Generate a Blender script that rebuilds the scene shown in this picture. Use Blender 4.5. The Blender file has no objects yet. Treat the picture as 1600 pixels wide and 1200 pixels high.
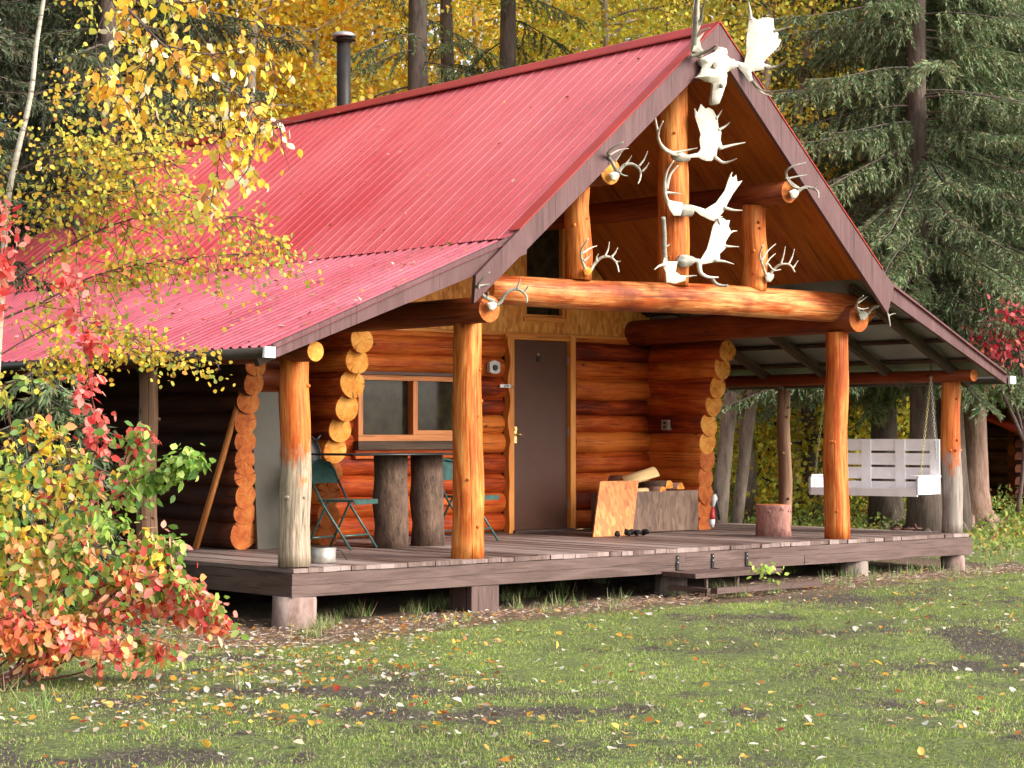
import bpy, bmesh, math, random
import numpy as np
from mathutils import Vector, Matrix
S = bpy.context.scene
COL = S.collection
random.seed(7)
RNG = np.random.default_rng(11)

# ------------------------------------------------------------------ camera
CAMF = 3173.868          # focal length in photo pixels (1600 wide)
CC = np.array([-8.9127, -12.6343, 1.005])
F0 = np.array([0.66143783, 0.75, 0.0]); R0 = np.array([0.75, -0.66143783, 0.0]); Z0 = np.array([0, 0, 1.0])
PITCH = math.atan(81 / CAMF)
FW = F0 * math.cos(PITCH) + Z0 * math.sin(PITCH)
UP = np.cross(R0, FW)
cam_d = bpy.data.cameras.new('Camera'); cam = bpy.data.objects.new('Camera', cam_d); COL.objects.link(cam)
cam_d.sensor_width = 36; cam_d.lens = CAMF / 1600 * 36; cam_d.clip_end = 600
M = Matrix(((R0[0], UP[0], -FW[0], CC[0]), (R0[1], UP[1], -FW[1], CC[1]), (R0[2], UP[2], -FW[2], CC[2]), (0, 0, 0, 1)))
cam.matrix_world = M
S.camera = cam

# ------------------------------------------------------------------ world, sun, exposure
SUNV = Vector((0.42, -0.90, 0.0)).normalized(); ELEV = math.radians(33)
world = bpy.data.worlds.new('World'); S.world = world; world.use_nodes = True
wn = world.node_tree.nodes; wl = world.node_tree.links
bg = wn['Background']; sky = wn.new('ShaderNodeTexSky'); sky.sky_type = 'NISHITA'; sky.sun_disc = False
sky.sun_elevation = ELEV; sky.sun_rotation = math.atan2(SUNV.x, SUNV.y)
sky.air_density = 1.0; sky.dust_density = 4.0; sky.ozone_density = 1.0
hs = wn.new('ShaderNodeHueSaturation'); hs.inputs['Saturation'].default_value = 0.35
wl.new(sky.outputs[0], hs.inputs['Color']); wl.new(hs.outputs[0], bg.inputs['Color'])
bg.inputs['Strength'].default_value = 0.15
sun_d = bpy.data.lights.new('Sun', 'SUN'); sun = bpy.data.objects.new('Sun', sun_d); COL.objects.link(sun)
sun_d.energy = 1.5; sun_d.angle = math.radians(24); sun_d.color = (1.0, 0.91, 0.78)
sdir = Vector((SUNV.x * math.cos(ELEV), SUNV.y * math.cos(ELEV), math.sin(ELEV)))
sun.rotation_euler = sdir.to_track_quat('Z', 'Y').to_euler()
S.view_settings.view_transform = 'Standard'; S.view_settings.look = 'None'
S.view_settings.exposure = 1.35; S.view_settings.gamma = 1.0
S.render.engine = 'CYCLES'
S.render.resolution_x = 1024; S.render.resolution_y = 768
try:
    S.cycles.max_bounces = 8; S.cycles.transparent_max_bounces = 12
except Exception: pass

# ------------------------------------------------------------------ helpers
def ray(x, y):
    d = FW * CAMF + R0 * (x - 800) + UP * (600 - y)
    return d / np.linalg.norm(d)
def at(x, y, X=None, Y=None, Z=None, D=None):
    """photo pixel -> world point on a plane X=, Y=, Z= or at forward depth D"""
    d = ray(x, y)
    if D is not None: t = D / float(d @ F0)
    elif X is not None: t = (X - CC[0]) / d[0]
    elif Y is not None: t = (Y - CC[1]) / d[1]
    else: t = (Z - CC[2]) / d[2]
    return Vector(CC + d * t)
def fbm(x, y, s):
    return (np.sin(x * s + 1.7 * np.sin(y * s * .8 + .5)) + np.sin(y * s * 1.27 + 1.3 * np.sin(x * s * 1.1 + 2.1)) + .6 * np.sin((x + y) * s * 2.1 + 1.1 * np.sin((x - y) * s * 1.7))) / 2.6
MUD = []
def mudmask(x, y):
    m = np.zeros(np.shape(x))
    for (cx_, cy_, ux, uy, a, b_, w) in MUD:
        dx = x - cx_; dy = y - cy_; u = (dx * ux + dy * uy) / a; v = (-dx * uy + dy * ux) / b_
        m = np.maximum(m, w * np.exp(-(u * u + v * v)))
    return m
def gz(x, y):
    b = -0.46 + 0.013 * np.clip(x, 0, 9.5)
    return b + 0.012 * np.sin(x * 1.3 + y * 0.7) + 0.010 * np.sin(y * 2.1 - x * 0.9)
def place(px, D):
    p = CC + F0 * D + R0 * ((px - 800) / CAMF * D)
    return Vector((p[0], p[1], float(gz(p[0], p[1]))))

def props(o, label=None, cat=None, group=None, kind=None):
    if label: o['label'] = label
    if cat: o['category'] = cat
    if group: o['group'] = group
    if kind: o['kind'] = kind
    return o
def empty(name, loc=(0, 0, 0), label=None, cat=None, group=None, rz=0.0):
    o = bpy.data.objects.new(name, None); COL.objects.link(o); o.location = loc; o.rotation_euler.z = rz
    o.empty_display_size = 0.1
    return props(o, label, cat, group)

class MB:
    """mesh builder in world coordinates (or local when parent sits elsewhere)"""
    def __init__(s): s.v = []; s.f = []; s.uv = []; s.m = []; s.sm = []
    def face(s, idx, uvs, m=0, smooth=False):
        s.f.append(idx); s.uv.append(uvs); s.m.append(m); s.sm.append(smooth)
    def box(s, lo, hi, m=0, mat4=None, jit=0.0):
        lo = Vector(lo); hi = Vector(hi); b = len(s.v); d = hi - lo
        ax = max(range(3), key=lambda i: abs(d[i])); off = random.random() * 20
        P = []
        for i in range(8):
            p = Vector((hi.x if i & 1 else lo.x, hi.y if i & 2 else lo.y, hi.z if i & 4 else lo.z))
            if jit: p += Vector((random.uniform(-jit, jit), random.uniform(-jit, jit), random.uniform(-jit, jit)))
            P.append(p)
        for p in P: s.v.append((mat4 @ p) if mat4 else p)
        for q, n in (((0, 2, 3, 1), 2), ((4, 5, 7, 6), 2), ((0, 1, 5, 4), 1), ((2, 6, 7, 3), 1), ((0, 4, 6, 2), 0), ((1, 3, 7, 5), 0)):
            uv = []
            for k in q:
                p = P[k]
                if n == ax:
                    o2 = [i for i in range(3) if i != ax]; uv.append((p[o2[0]] + off, p[o2[1]]))
                else:
                    o1 = [i for i in range(3) if i != ax and i != n][0]; uv.append((p[o1] + off, p[ax] + off * 3))
            s.face([b + k for k in q], uv, m)
        return s
    def tube(s, path, radii, seg=12, caps=(True, True), wob=0.0, m=0, capm=None, flat=1.0, uoff=None, bul=0.0):
        path = [Vector(p) for p in path]
        n = len(path)
        if not hasattr(radii, '__len__'): radii = [radii] * n
        capm = m if capm is None else capm
        T = []
        for i in range(n):
            t = path[min(i + 1, n - 1)] - path[max(i - 1, 0)]
            T.append(t.normalized() if t.length > 1e-9 else Vector((0, 0, 1)))
        ref = Vector((0, 0, 1)) if abs(T[0].z) < 0.9 else Vector((0, 1, 0))
        N = (ref - T[0] * ref.dot(T[0])).normalized()
        ph = [random.uniform(0, 6.28) for _ in range(6)]; off = random.random() * 30 if uoff is None else uoff
        b = len(s.v); L = 0; Ls = []
        rb = sum(radii) / n
        for i in range(n):
            if i:
                L += (path[i] - path[i - 1]).length
                N = (N - T[i] * N.dot(T[i]))
                N = N.normalized() if N.length > 1e-6 else T[i].orthogonal().normalized()
            B = T[i].cross(N); Ls.append(L)
            for k in range(seg):
                a = 2 * math.pi * k / seg
                w = 1 + wob * (math.sin(2 * a + ph[0] + L * 1.1) * .5 + math.sin(3 * a + ph[1] - L * 2.3) * .35 + math.sin(L * 3.1 + ph[2] + a) * .5 + math.sin(L * 7.3 + ph[3] + 2 * a) * .25)
                s.v.append(path[i] + (N * math.cos(a) * flat + B * math.sin(a)) * radii[i] * w)
        for i in range(n - 1):
            for k in range(seg):
                k2 = (k + 1) % seg
                u0 = k / seg * 6.283 * rb + off; u1 = (k + 1) / seg * 6.283 * rb + off
                s.face([b + i * seg + k, b + i * seg + k2, b + (i + 1) * seg + k2, b + (i + 1) * seg + k],
                       [(u0, Ls[i] + off), (u1, Ls[i] + off), (u1, Ls[i + 1] + off), (u0, Ls[i + 1] + off)], m, True)
        for e, on in enumerate(caps):
            if not on: continue
            i = 0 if e == 0 else n - 1
            c = len(s.v); s.v.append(path[i] + T[i] * (bul if e else -bul) * radii[i])
            for k in range(seg):
                k2 = (k + 1) % seg
                a0 = 2 * math.pi * k / seg; a1 = 2 * math.pi * (k + 1) / seg; r = radii[i]
                tri = [c, b + i * seg + k2, b + i * seg + k]; uv = [(0, 0), (r * math.cos(a1), r * math.sin(a1)), (r * math.cos(a0), r * math.sin(a0))]
                if e: tri = [tri[0], tri[2], tri[1]]; uv = [uv[0], uv[2], uv[1]]
                s.face(tri, uv, capm, False)
        return s
    def poly_prism(s, pts, y0, y1, m=0):
        """polygon given in (x,z), extruded in Y"""
        n = len(pts); b = len(s.v)
        for y in (y0, y1):
            for p in pts: s.v.append(Vector((p[0], y, p[1])))
        L = [0]
        s.face(list(range(b, b + n)), [(p[0], p[1]) for p in pts], m)
        s.face(list(range(b + 2 * n - 1, b + n - 1, -1)), [(p[0], p[1]) for p in reversed(pts)], m)
        for k in range(n):
            k2 = (k + 1) % n
            s.face([b + k2, b + k, b + n + k, b + n + k2], [(0, pts[k2][0]), (0, pts[k][0]), (y1 - y0, pts[k][0]), (y1 - y0, pts[k2][0])], m)
        return s
    def build(s, name, mats, parent=None):
        me = bpy.data.meshes.new(name)
        me.from_pydata([tuple(v) for v in s.v], [], s.f)
        uvl = me.uv_layers.new(name='UVMap')
        flat = [c for u in s.uv for p in u for c in p]
        uvl.data.foreach_set('uv', flat)
        me.polygons.foreach_set('material_index', s.m); me.polygons.foreach_set('use_smooth', s.sm)
        for mt in (mats if isinstance(mats, (list, tuple)) else [mats]): me.materials.append(mt)
        bm = bmesh.new(); bm.from_mesh(me); bmesh.ops.recalc_face_normals(bm, faces=bm.faces); bm.to_mesh(me); bm.free()
        o = bpy.data.objects.new(name, me); COL.objects.link(o)
        if parent is not None:
            o.parent = parent
            loc = Vector((0, 0, 0)); p = parent
            # parents that are empties at a location: keep world coordinates
            o.matrix_parent_inverse = Matrix.Identity(4)
            pw = world_of(parent)
            if not s_local: me.transform(pw.inverted())
        me.update()
        return o
s_local = False
def world_of(o):
    m = Matrix.LocRotScale(o.location, o.rotation_euler, o.scale)
    return world_of(o.parent) @ m if o.parent else m

def lerp(a, b, t): return a + (b - a) * t
def logpath(a, b, n=10, bend=0.01):
    a = Vector(a); b = Vector(b); out = []
    d = (b - a).normalized(); o1 = d.orthogonal().normalized(); o2 = d.cross(o1)
    p1, p2 = random.uniform(0, 6), random.uniform(0, 6)
    for i in range(n):
        t = i / (n - 1); e = math.sin(math.pi * t)
        out.append(a.lerp(b, t) + (o1 * math.sin(t * 4 + p1) + o2 * math.sin(t * 5 + p2)) * bend * e)
    return out

# ------------------------------------------------------------------ materials
def newmat(name):
    m = bpy.data.materials.new(name); m.use_nodes = True
    nt = m.node_tree; b = nt.nodes['Principled BSDF']
    return m, nt, b
def node(nt, t, **k):
    n = nt.nodes.new(t)
    for a, v in k.items(): setattr(n, a, v)
    return n
def ramp(nt, stops, interp='LINEAR'):
    r = nt.nodes.new('ShaderNodeValToRGB'); r.color_ramp.interpolation = interp
    e = r.color_ramp.elements
    while len(e) > len(stops): e.remove(e[-1])
    while len(e) < len(stops): e.new(0.5)
    for k, (p, c) in enumerate(stops):
        e[k].position = p; e[k].color = (*c, 1) if len(c) == 3 else c
    return r
def noise(nt, vec, scale, detail=4, rough=0.55, dist=0.0):
    n = nt.nodes.new('ShaderNodeTexNoise'); n.inputs['Scale'].default_value = scale
    n.inputs['Detail'].default_value = detail; n.inputs['Roughness'].default_value = rough; n.inputs['Distortion'].default_value = dist
    if vec is not None: nt.links.new(vec, n.inputs['Vector'])
    return n
def mapping(nt, src, scale):
    m = nt.nodes.new('ShaderNodeMapping'); m.inputs['Scale'].default_value = scale
    nt.links.new(src, m.inputs['Vector']); return m.outputs[0]
def mix(nt, fac, a, b, mode='MIX'):
    m = nt.nodes.new('ShaderNodeMix'); m.data_type = 'RGBA'; m.blend_type = mode
    for sock, v in ((m.inputs[0], fac), (m.inputs[6], a), (m.inputs[7], b)):
        if hasattr(v, 'links') or isinstance(v, bpy.types.NodeSocket): nt.links.new(v, sock)
        else: sock.default_value = v if not isinstance(v, tuple) else (*v, 1)[:4]
    return m.outputs[2]
def math_(nt, op, a, b=None, c=None):
    m = nt.nodes.new('ShaderNodeMath'); m.operation = op
    for i, v in enumerate((a, b, c)):
        if v is None: continue
        if isinstance(v, bpy.types.NodeSocket): nt.links.new(v, m.inputs[i])
        else: m.inputs[i].default_value = v
    return m.outputs[0]
def bump(nt, b, h, dist=0.01, strength=0.6):
    n = nt.nodes.new('ShaderNodeBump'); n.inputs['Distance'].default_value = dist; n.inputs['Strength'].default_value = strength
    nt.links.new(h, n.inputs['Height']); nt.links.new(n.outputs[0], b.inputs['Normal'])

def wood(name, dark, mid, light, rough=0.5, knots=True, grain=1.0, weather=None, var=0.25, stain=0.0, contrast=0):
    m, nt, b = newmat(name)
    uv = node(nt, 'ShaderNodeTexCoord').outputs['UV']; geo = node(nt, 'ShaderNodeNewGeometry')
    pos = geo.outputs['Position']
    g = noise(nt, mapping(nt, uv, (62 * grain, 2.6, 1)), 1.0, 8, 0.7, 0.5)
    g2 = noise(nt, mapping(nt, uv, (7, 1.1, 1)), 1.0, 4, 0.6, 0.8)
    f = math_(nt, 'ADD', math_(nt, 'MULTIPLY', g.outputs[0], 0.55), math_(nt, 'MULTIPLY', g2.outputs[0], 0.6))
    f = math_(nt, 'ADD', f, math_(nt, 'MULTIPLY', math_(nt, 'SUBTRACT', geo.outputs['Random Per Island'], 0.5), var))
    r = ramp(nt, [(0.42, dark), (0.55, mid), (0.72, light)]) if contrast else ramp(nt, [(0.38, dark), (0.55, mid), (0.76, light)]); nt.links.new(f, r.inputs[0])
    c = r.outputs[0]
    # long dark checks
    ch = noise(nt, mapping(nt, uv, (60, 0.9, 1)), 1.0, 3, 0.5, 0.2)
    cr = ramp(nt, [(0.34, (1, 1, 1)), (0.385, (0, 0, 0))]); nt.links.new(ch.outputs[0], cr.inputs[0])
    c = mix(nt, math_(nt, 'MULTIPLY', cr.outputs[0], 0.8), c, tuple(x * 0.35 for x in dark))
    if knots:
        v = node(nt, 'ShaderNodeTexVoronoi'); v.inputs['Scale'].default_value = 1.0; v.inputs['Randomness'].default_value = 1.0
        nz = noise(nt, uv, 9, 2); mp = mapping(nt, uv, (5.5, 2.6, 1))
        mv = node(nt, 'ShaderNodeVectorMath', operation='ADD'); nt.links.new(mp, mv.inputs[0])
        sc = node(nt, 'ShaderNodeVectorMath', operation='SCALE'); nt.links.new(nz.outputs['Color'], sc.inputs[0]); sc.inputs['Scale'].default_value = 0.12
        nt.links.new(sc.outputs[0], mv.inputs[1]); nt.links.new(mv.outputs[0], v.inputs['Vector'])
        kr = ramp(nt, [(0.045, (1, 1, 1)), (0.11, (0, 0, 0))]); nt.links.new(v.outputs['Distance'], kr.inputs[0])
        c = mix(nt, math_(nt, 'MULTIPLY', kr.outputs[0], 0.8), c, tuple(x * 0.3 for x in dark))
    if stain:
        sn = noise(nt, pos, 1.6, 5, 0.6); sr = ramp(nt, [(0.5, (0, 0, 0)), (0.68, (1, 1, 1))]); nt.links.new(sn.outputs[0], sr.inputs[0])
        c = mix(nt, math_(nt, 'MULTIPLY', sr.outputs[0], stain), c, tuple(x * 0.5 for x in dark))
    if weather:
        top, wc1, wc2 = weather
        sp = node(nt, 'ShaderNodeSeparateXYZ'); nt.links.new(pos, sp.inputs[0])
        wn_ = noise(nt, mapping(nt, pos, (2.2, 2.2, 1)), 4.0, 6, 0.65)
        h = math_(nt, 'SUBTRACT', math_(nt, 'ADD', sp.outputs[2], math_(nt, 'MULTIPLY', wn_.outputs[0], 1.3)), top + 0.65)
        wr = ramp(nt, [(0.0, (1, 1, 1)), (0.16, (0, 0, 0))])
        nt.links.new(math_(nt, 'ADD', h, 0.06), wr.inputs[0])
        wg = ramp(nt, [(0.35, wc1), (0.65, wc2)]); nt.links.new(g.outputs[0], wg.inputs[0])
        c = mix(nt, wr.outputs[0], c, wg.outputs[0])
    nt.links.new(c, b.inputs['Base Color'])
    rr = math_(nt, 'ADD', math_(nt, 'MULTIPLY', g2.outputs[0], 0.35), rough - 0.15); nt.links.new(rr, b.inputs['Roughness'])
    bump(nt, b, f, 0.010, 0.7); b.inputs['Specular IOR Level'].default_value = 0.22
    return m
def endgrain(name, c1, c2, c3):
    m, nt, b = newmat(name)
    geo = node(nt, 'ShaderNodeNewGeometry'); uv = node(nt, 'ShaderNodeTexCoord').outputs['UV']
    n1 = noise(nt, geo.outputs['Position'], 22, 6, 0.7); n2 = noise(nt, geo.outputs['Position'], 5, 3)
    f = math_(nt, 'ADD', math_(nt, 'MULTIPLY', n1.outputs[0], 0.6), math_(nt, 'MULTIPLY', n2.outputs[0], 0.5))
    r = ramp(nt, [(0.40, c1), (0.55, c2), (0.72, c3)]); nt.links.new(f, r.inputs[0])
    ln = node(nt, 'ShaderNodeVectorMath', operation='LENGTH'); nt.links.new(uv, ln.inputs[0])
    ring = math_(nt, 'SINE', math_(nt, 'ADD', math_(nt, 'MULTIPLY', ln.outputs['Value'], 480.0), math_(nt, 'MULTIPLY', n1.outputs[0], 9.0)))
    rr = ramp(nt, [(0.2, (0, 0, 0)), (1.0, (1, 1, 1))]); nt.links.new(ring, rr.inputs[0])
    c = mix(nt, math_(nt, 'MULTIPLY', rr.outputs[0], 0.35), r.outputs[0], tuple(x * .45 for x in c1))
    sp = node(nt, 'ShaderNodeSeparateXYZ'); nt.links.new(uv, sp.inputs[0])
    ang = math_(nt, 'ARCTAN2', sp.outputs[1], sp.outputs[0])
    cb = node(nt, 'ShaderNodeCombineXYZ'); nt.links.new(math_(nt, 'MULTIPLY', ang, 3.0), cb.inputs[0]); nt.links.new(math_(nt, 'MULTIPLY', ln.outputs['Value'], 2.0), cb.inputs[1])
    isl = node(nt, 'ShaderNodeObjectInfo'); pz = node(nt, 'ShaderNodeSeparateXYZ'); nt.links.new(geo.outputs['Position'], pz.inputs[0]); nt.links.new(math_(nt, 'ADD', math_(nt, 'FLOOR', math_(nt, 'MULTIPLY', pz.outputs[2], 5.0)), pz.outputs[0]), cb.inputs[2])
    nc = noise(nt, cb.outputs[0], 1.0, 2, 0.5)
    cr = ramp(nt, [(0.335, (1, 1, 1)), (0.36, (0, 0, 0))]); nt.links.new(nc.outputs[0], cr.inputs[0])
    c = mix(nt, math_(nt, 'MULTIPLY', cr.outputs[0], 0.85), c, tuple(x * .25 for x in c1))
    nt.links.new(c, b.inputs['Base Color']); b.inputs['Roughness'].default_value = 0.75; b.inputs['Specular IOR Level'].default_value = 0.2
    bump(nt, b, n1.outputs[0], 0.004, 0.5)
    return m
def plain(name, col, rough=0.5, metal=0.0, nscale=6, namt=0.25, bmp=0.0):
    m, nt, b = newmat(name)
    geo = node(nt, 'ShaderNodeNewGeometry')
    n = noise(nt, geo.outputs['Position'], nscale, 6, 0.6)
    r = ramp(nt, [(0.3, tuple(c * (1 - namt) for c in col)), (0.7, tuple(min(1, c * (1 + namt)) for c in col))])
    nt.links.new(n.outputs[0], r.inputs[0]); nt.links.new(r.outputs[0], b.inputs['Base Color'])
    rr = math_(nt, 'ADD', math_(nt, 'MULTIPLY', n.outputs[0], 0.2), rough - 0.1); nt.links.new(rr, b.inputs['Roughness'])
    b.inputs['Metallic'].default_value = metal; b.inputs['Specular IOR Level'].default_value = 0.5 if metal else 0.25
    if bmp: bump(nt, b, n.outputs[0], bmp, 0.6)
    return m

M_post = wood('stained_pine', (.22, .034, .006), (.48, .115, .018), (.76, .33, .09), 0.6, True, 0.7, var=0.1, contrast=1)
M_post_r = wood('red_stained_pine', (.18, .028, .006), (.43, .085, .014), (.66, .25, .06), 0.55, True, 0.7, var=0.1, contrast=1)
M_post_w1 = wood('stained_pine_weathered', (.22, .035, .007), (.48, .10, .016), (.70, .27, .06), 0.55, True, 0.7, weather=(0.80, (.11, .080, .055), (.50, .40, .29)), var=0.1)
M_post_w4 = wood('stained_pine_greyed', (.20, .032, .007), (.42, .085, .014), (.62, .22, .05), 0.55, True, 0.7, weather=(0.75, (.14, .11, .10), (.36, .30, .25)), var=0.1)
M_log = wood('red_stained_log', (.11, .010, .002), (.40, .055, .006), (.66, .18, .026), 0.6, True, 0.8, var=0.35, stain=0.35)
M_logdark = wood('shaded_stained_log', (.045, .008, .003), (.15, .026, .006), (.26, .06, .015), 0.5, True, 0.8, var=0.3)  # stained log colour darkened to paint in shade of lean-to and roof
M_beam = wood('weathered_beam_log', (.17, .025, .007), (.40, .085, .018), (.74, .34, .12), 0.5, True, 0.6, var=0.1, stain=0.7, contrast=1)
M_end = endgrain('pale_log_end', (.50, .15, .022), (.76, .31, .055), (.88, .46, .12))
M_endred = endgrain('red_log_end', (.30, .06, .015), (.50, .13, .03), (.62, .24, .06))
M_trim = wood('door_trim_pine', (.50, .15, .03), (.68, .24, .05), (.80, .36, .10), 0.45, False, 1.0, var=0.1)
M_winframe = wood('window_frame_pine', (.42, .14, .05), (.58, .22, .08), (.68, .30, .12), 0.5, False, 1.0, var=0.1)
M_deck = wood('worn_deck_board', (.09, .058, .05), (.18, .125, .11), (.30, .23, .21), 0.5, False, 0.8, var=0.35)
M_rim = wood('brown_painted_board', (.055, .032, .027), (.095, .058, .049), (.15, .10, .088), 0.5, False, 0.5, var=0.12)
M_fascia = wood('mauve_painted_fascia', (.075, .032, .030), (.10, .046, .045), (.14, .072, .074), 0.45, False, 0.4, var=0.12)
M_dark = wood('dark_rafter', (.035, .022, .016), (.07, .045, .032), (.12, .08, .055), 0.7, False, var=0.2)
M_verydark = wood('dark_and_shaded_log', (.012, .004, .002), (.040, .010, .004), (.075, .02, .007), 0.6, False, 0.8, var=0.3)  # near-black colour paints the lean-to wall's shade; shed logs are simply dark
M_greywood = wood('grey_weathered_wood', (.08, .06, .05), (.17, .13, .11), (.28, .23, .20), 0.7, True, 0.7, var=0.2)
M_pole = wood('leaning_pole_wood', (.30, .09, .02), (.45, .16, .04), (.55, .24, .08), 0.6, False, var=0.1)
M_rearpost = wood('brown_rear_post', (.12, .06, .035), (.22, .12, .07), (.32, .19, .12), 0.6, True, var=0.2)

def osb(name, a, bb, c):
    m, nt, b = newmat(name)
    pos = node(nt, 'ShaderNodeNewGeometry').outputs['Position']
    v = node(nt, 'ShaderNodeTexVoronoi'); v.inputs['Scale'].default_value = 1.0
    nt.links.new(mapping(nt, pos, (34, 34, 11)), v.inputs['Vector'])
    n = noise(nt, pos, 2.2, 4)
    hue = node(nt, 'ShaderNodeSeparateColor'); nt.links.new(v.outputs['Color'], hue.inputs[0])
    f = math_(nt, 'ADD', math_(nt, 'MULTIPLY', hue.outputs[0], 0.45), math_(nt, 'MULTIPLY', n.outputs[0], 0.6))
    r = ramp(nt, [(0.25, a), (0.5, bb), (0.8, c)]); nt.links.new(f, r.inputs[0])
    nt.links.new(r.outputs[0], b.inputs['Base Color']); b.inputs['Roughness'].default_value = 0.6
    bump(nt, b, hue.outputs[0], 0.002, 0.4)
    return m
M_osb = osb('strand_board', (.46, .14, .018), (.70, .26, .038), (.84, .42, .10))
M_osb2 = osb('orange_strand_board', (.36, .10, .018), (.50, .155, .032), (.66, .28, .07))
M_ply = wood('stained_soffit_board', (.22, .055, .009), (.37, .105, .015), (.48, .16, .026), 0.55, False, 0.3, var=0.1)
M_box = osb('brown_board', (.085, .042, .026), (.14, .078, .050), (.21, .125, .082))

def roofmat(name, c1, c2, dirt, rough0):
    m, nt, b = newmat(name)
    geo = node(nt, 'ShaderNodeNewGeometry'); pos = geo.outputs['Position']
    n1 = noise(nt, pos, 0.55, 5, 0.6); n2 = noise(nt, pos, 9, 9, 0.75)
    n3 = noise(nt, mapping(nt, pos, (1.2, 14, 1.2)), 1.0, 4, 0.6)
    f = math_(nt, 'ADD', math_(nt, 'MULTIPLY', n1.outputs[0], 0.6), math_(nt, 'MULTIPLY', n3.outputs[0], 0.4))
    r = ramp(nt, [(0.38, c1), (0.62, c2)]); nt.links.new(f, r.inputs[0])
    dr = ramp(nt, [(0.50, (0, 0, 0)), (0.66, (1, 1, 1))]); nt.links.new(n2.outputs[0], dr.inputs[0])
    c = mix(nt, math_(nt, 'MULTIPLY', dr.outputs[0], dirt), r.outputs[0], (.10, .022, .025))
    nt.links.new(c, b.inputs['Base Color'])
    rr = ramp(nt, [(0.38, (rough0 - .08, ) * 3), (0.62, (rough0 + .28, ) * 3)]); nt.links.new(f, rr.inputs[0])
    nt.links.new(rr.outputs[0], b.inputs['Roughness'])
    b.inputs['Specular IOR Level'].default_value = 0.6
    b.inputs['Coat Weight'].default_value = 0.6; b.inputs['Coat Roughness'].default_value = 0.28
    return m
M_roof = roofmat('red_painted_sheet_metal', (.50, .030, .036), (.62, .10, .11), 0.12, 0.26)
M_roof2 = roofmat('weathered_red_corrugated_metal', (.30, .022, .042), (.46, .085, .125), 0.7, 0.28)
M_ridge = plain('red_ridge_metal', (.42, .035, .025), 0.4, 0, 3, 0.2)
M_under = plain('grey_metal_underside', (.20, .21, .19), 0.5, 0.2, 3, 0.2)
M_white = plain('white_enamel', (.80, .80, .80), 0.4, 0, 4, 0.05)
M_swing = plain('white_painted_wood', (.92, .89, .90), 0.5, 0, 9, 0.06)
M_gutter = plain('dark_gutter_metal', (.045, .035, .03), 0.35, 0.3, 4, 0.3)
M_black = plain('black_metal', (.018, .018, .02), 0.4, 0.5, 10, 0.3)
M_pipe = plain('sooty_stove_pipe', (.022, .019, .018), 0.5, 0, 5, 0.35)
M_zinc = plain('galvanised_steel', (.55, .55, .54), 0.3, 0.8, 12, 0.2)
M_pot = plain('dull_aluminium', (.50, .48, .43), 0.38, 0.6, 9, 0.25)
M_brass = plain('brass', (.75, .58, .25), 0.3, 0.9, 20, 0.15)
M_door = plain('brown_painted_steel', (.095, .040, .026), 0.45, 0, 3, 0.12)
M_greypanel = plain('grey_board', (.085, .075, .058), 0.6, 0, 4, 0.15)
M_chair = plain('dark_green_enamel', (.035, .085, .075), 0.35, 0.2, 18, 0.35)
M_bone = plain('bleached_bone', (.55, .51, .43), 0.6, 0, 26, 0.22, 0.004)
M_bonegrey = plain('weathered_antler', (.30, .28, .235), 0.55, 0, 16, 0.35, 0.004)
M_antlerdark = plain('brown_antler', (.20, .17, .12), 0.55, 0, 22, 0.45, 0.003)
M_pan = plain('dark_pan_iron', (.05, .05, .05), 0.35, 0.6, 8, 0.3)
M_yellowchain = plain('yellow_chain', (.38, .33, .14), 0.4, 0.6, 30, 0.2)
M_boot = plain('dusty_leather', (.10, .045, .035), 0.7, 0, 20, 0.4)
M_rag = plain('black_cloth', (.012, .012, .012), 0.9, 0, 20, 0.4, 0.01)
M_plaque = plain('white_plastic', (.60, .58, .58), 0.45, 0, 20, 0.15)
M_redplastic = plain('red_plastic', (.45, .04, .04), 0.4, 0, 20, 0.15)
M_blue = plain('faded_blue_plastic', (.04, .09, .18), 0.5, 0, 6, 0.3)
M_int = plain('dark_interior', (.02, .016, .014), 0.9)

def glassm():
    m, nt, b = newmat('dusty_window_glass')
    pos = node(nt, 'ShaderNodeNewGeometry').outputs['Position']
    n = noise(nt, pos, 7, 6, 0.6); r = ramp(nt, [(0.3, (.010, .009, .006)), (0.7, (.048, .040, .022))]); nt.links.new(n.outputs[0], r.inputs[0])
    nt.links.new(r.outputs[0], b.inputs['Base Color']); b.inputs['Roughness'].default_value = 0.05; b.inputs['Specular IOR Level'].default_value = 0.3
    return m
M_glass = glassm()

def barkm(name, c1, c2, scale=10, vert=(1, 1, 0.25), bd=0.03):
    m, nt, b = newmat(name)
    pos = node(nt, 'ShaderNodeNewGeometry').outputs['Position']
    n = noise(nt, mapping(nt, pos, vert), scale, 8, 0.7, 0.3)
    r = ramp(nt, [(0.32, c1), (0.68, c2)]); nt.links.new(n.outputs[0], r.inputs[0]); nt.links.new(r.outputs[0], b.inputs['Base Color'])
    b.inputs['Roughness'].default_value = 0.9; bump(nt, b, n.outputs[0], bd, 0.8)
    return m
M_bark = barkm('spruce_bark', (.05, .035, .028), (.17, .125, .10), 12)
M_barkred = barkm('reddish_spruce_bark', (.16, .085, .06), (.38, .24, .18), 14)
M_barkasp = barkm('aspen_bark', (.16, .12, .09), (.42, .35, .27), 10)
M_barkdark = barkm('dark_stump_bark', (.035, .02, .015), (.17, .10, .065), 22, (1, 1, .35), 0.02)
M_stumpred = barkm('reddish_stump_bark', (.22, .08, .06), (.50, .27, .22), 26, (1, 1, .5), 0.01)
M_pier = barkm('peeling_pier_log', (.12, .055, .04), (.34, .26, .23), 8, (1, 1, .4), 0.01)
M_twig = barkm('twig_bark', (.05, .03, .03), (.14, .09, .08), 20)
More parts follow.
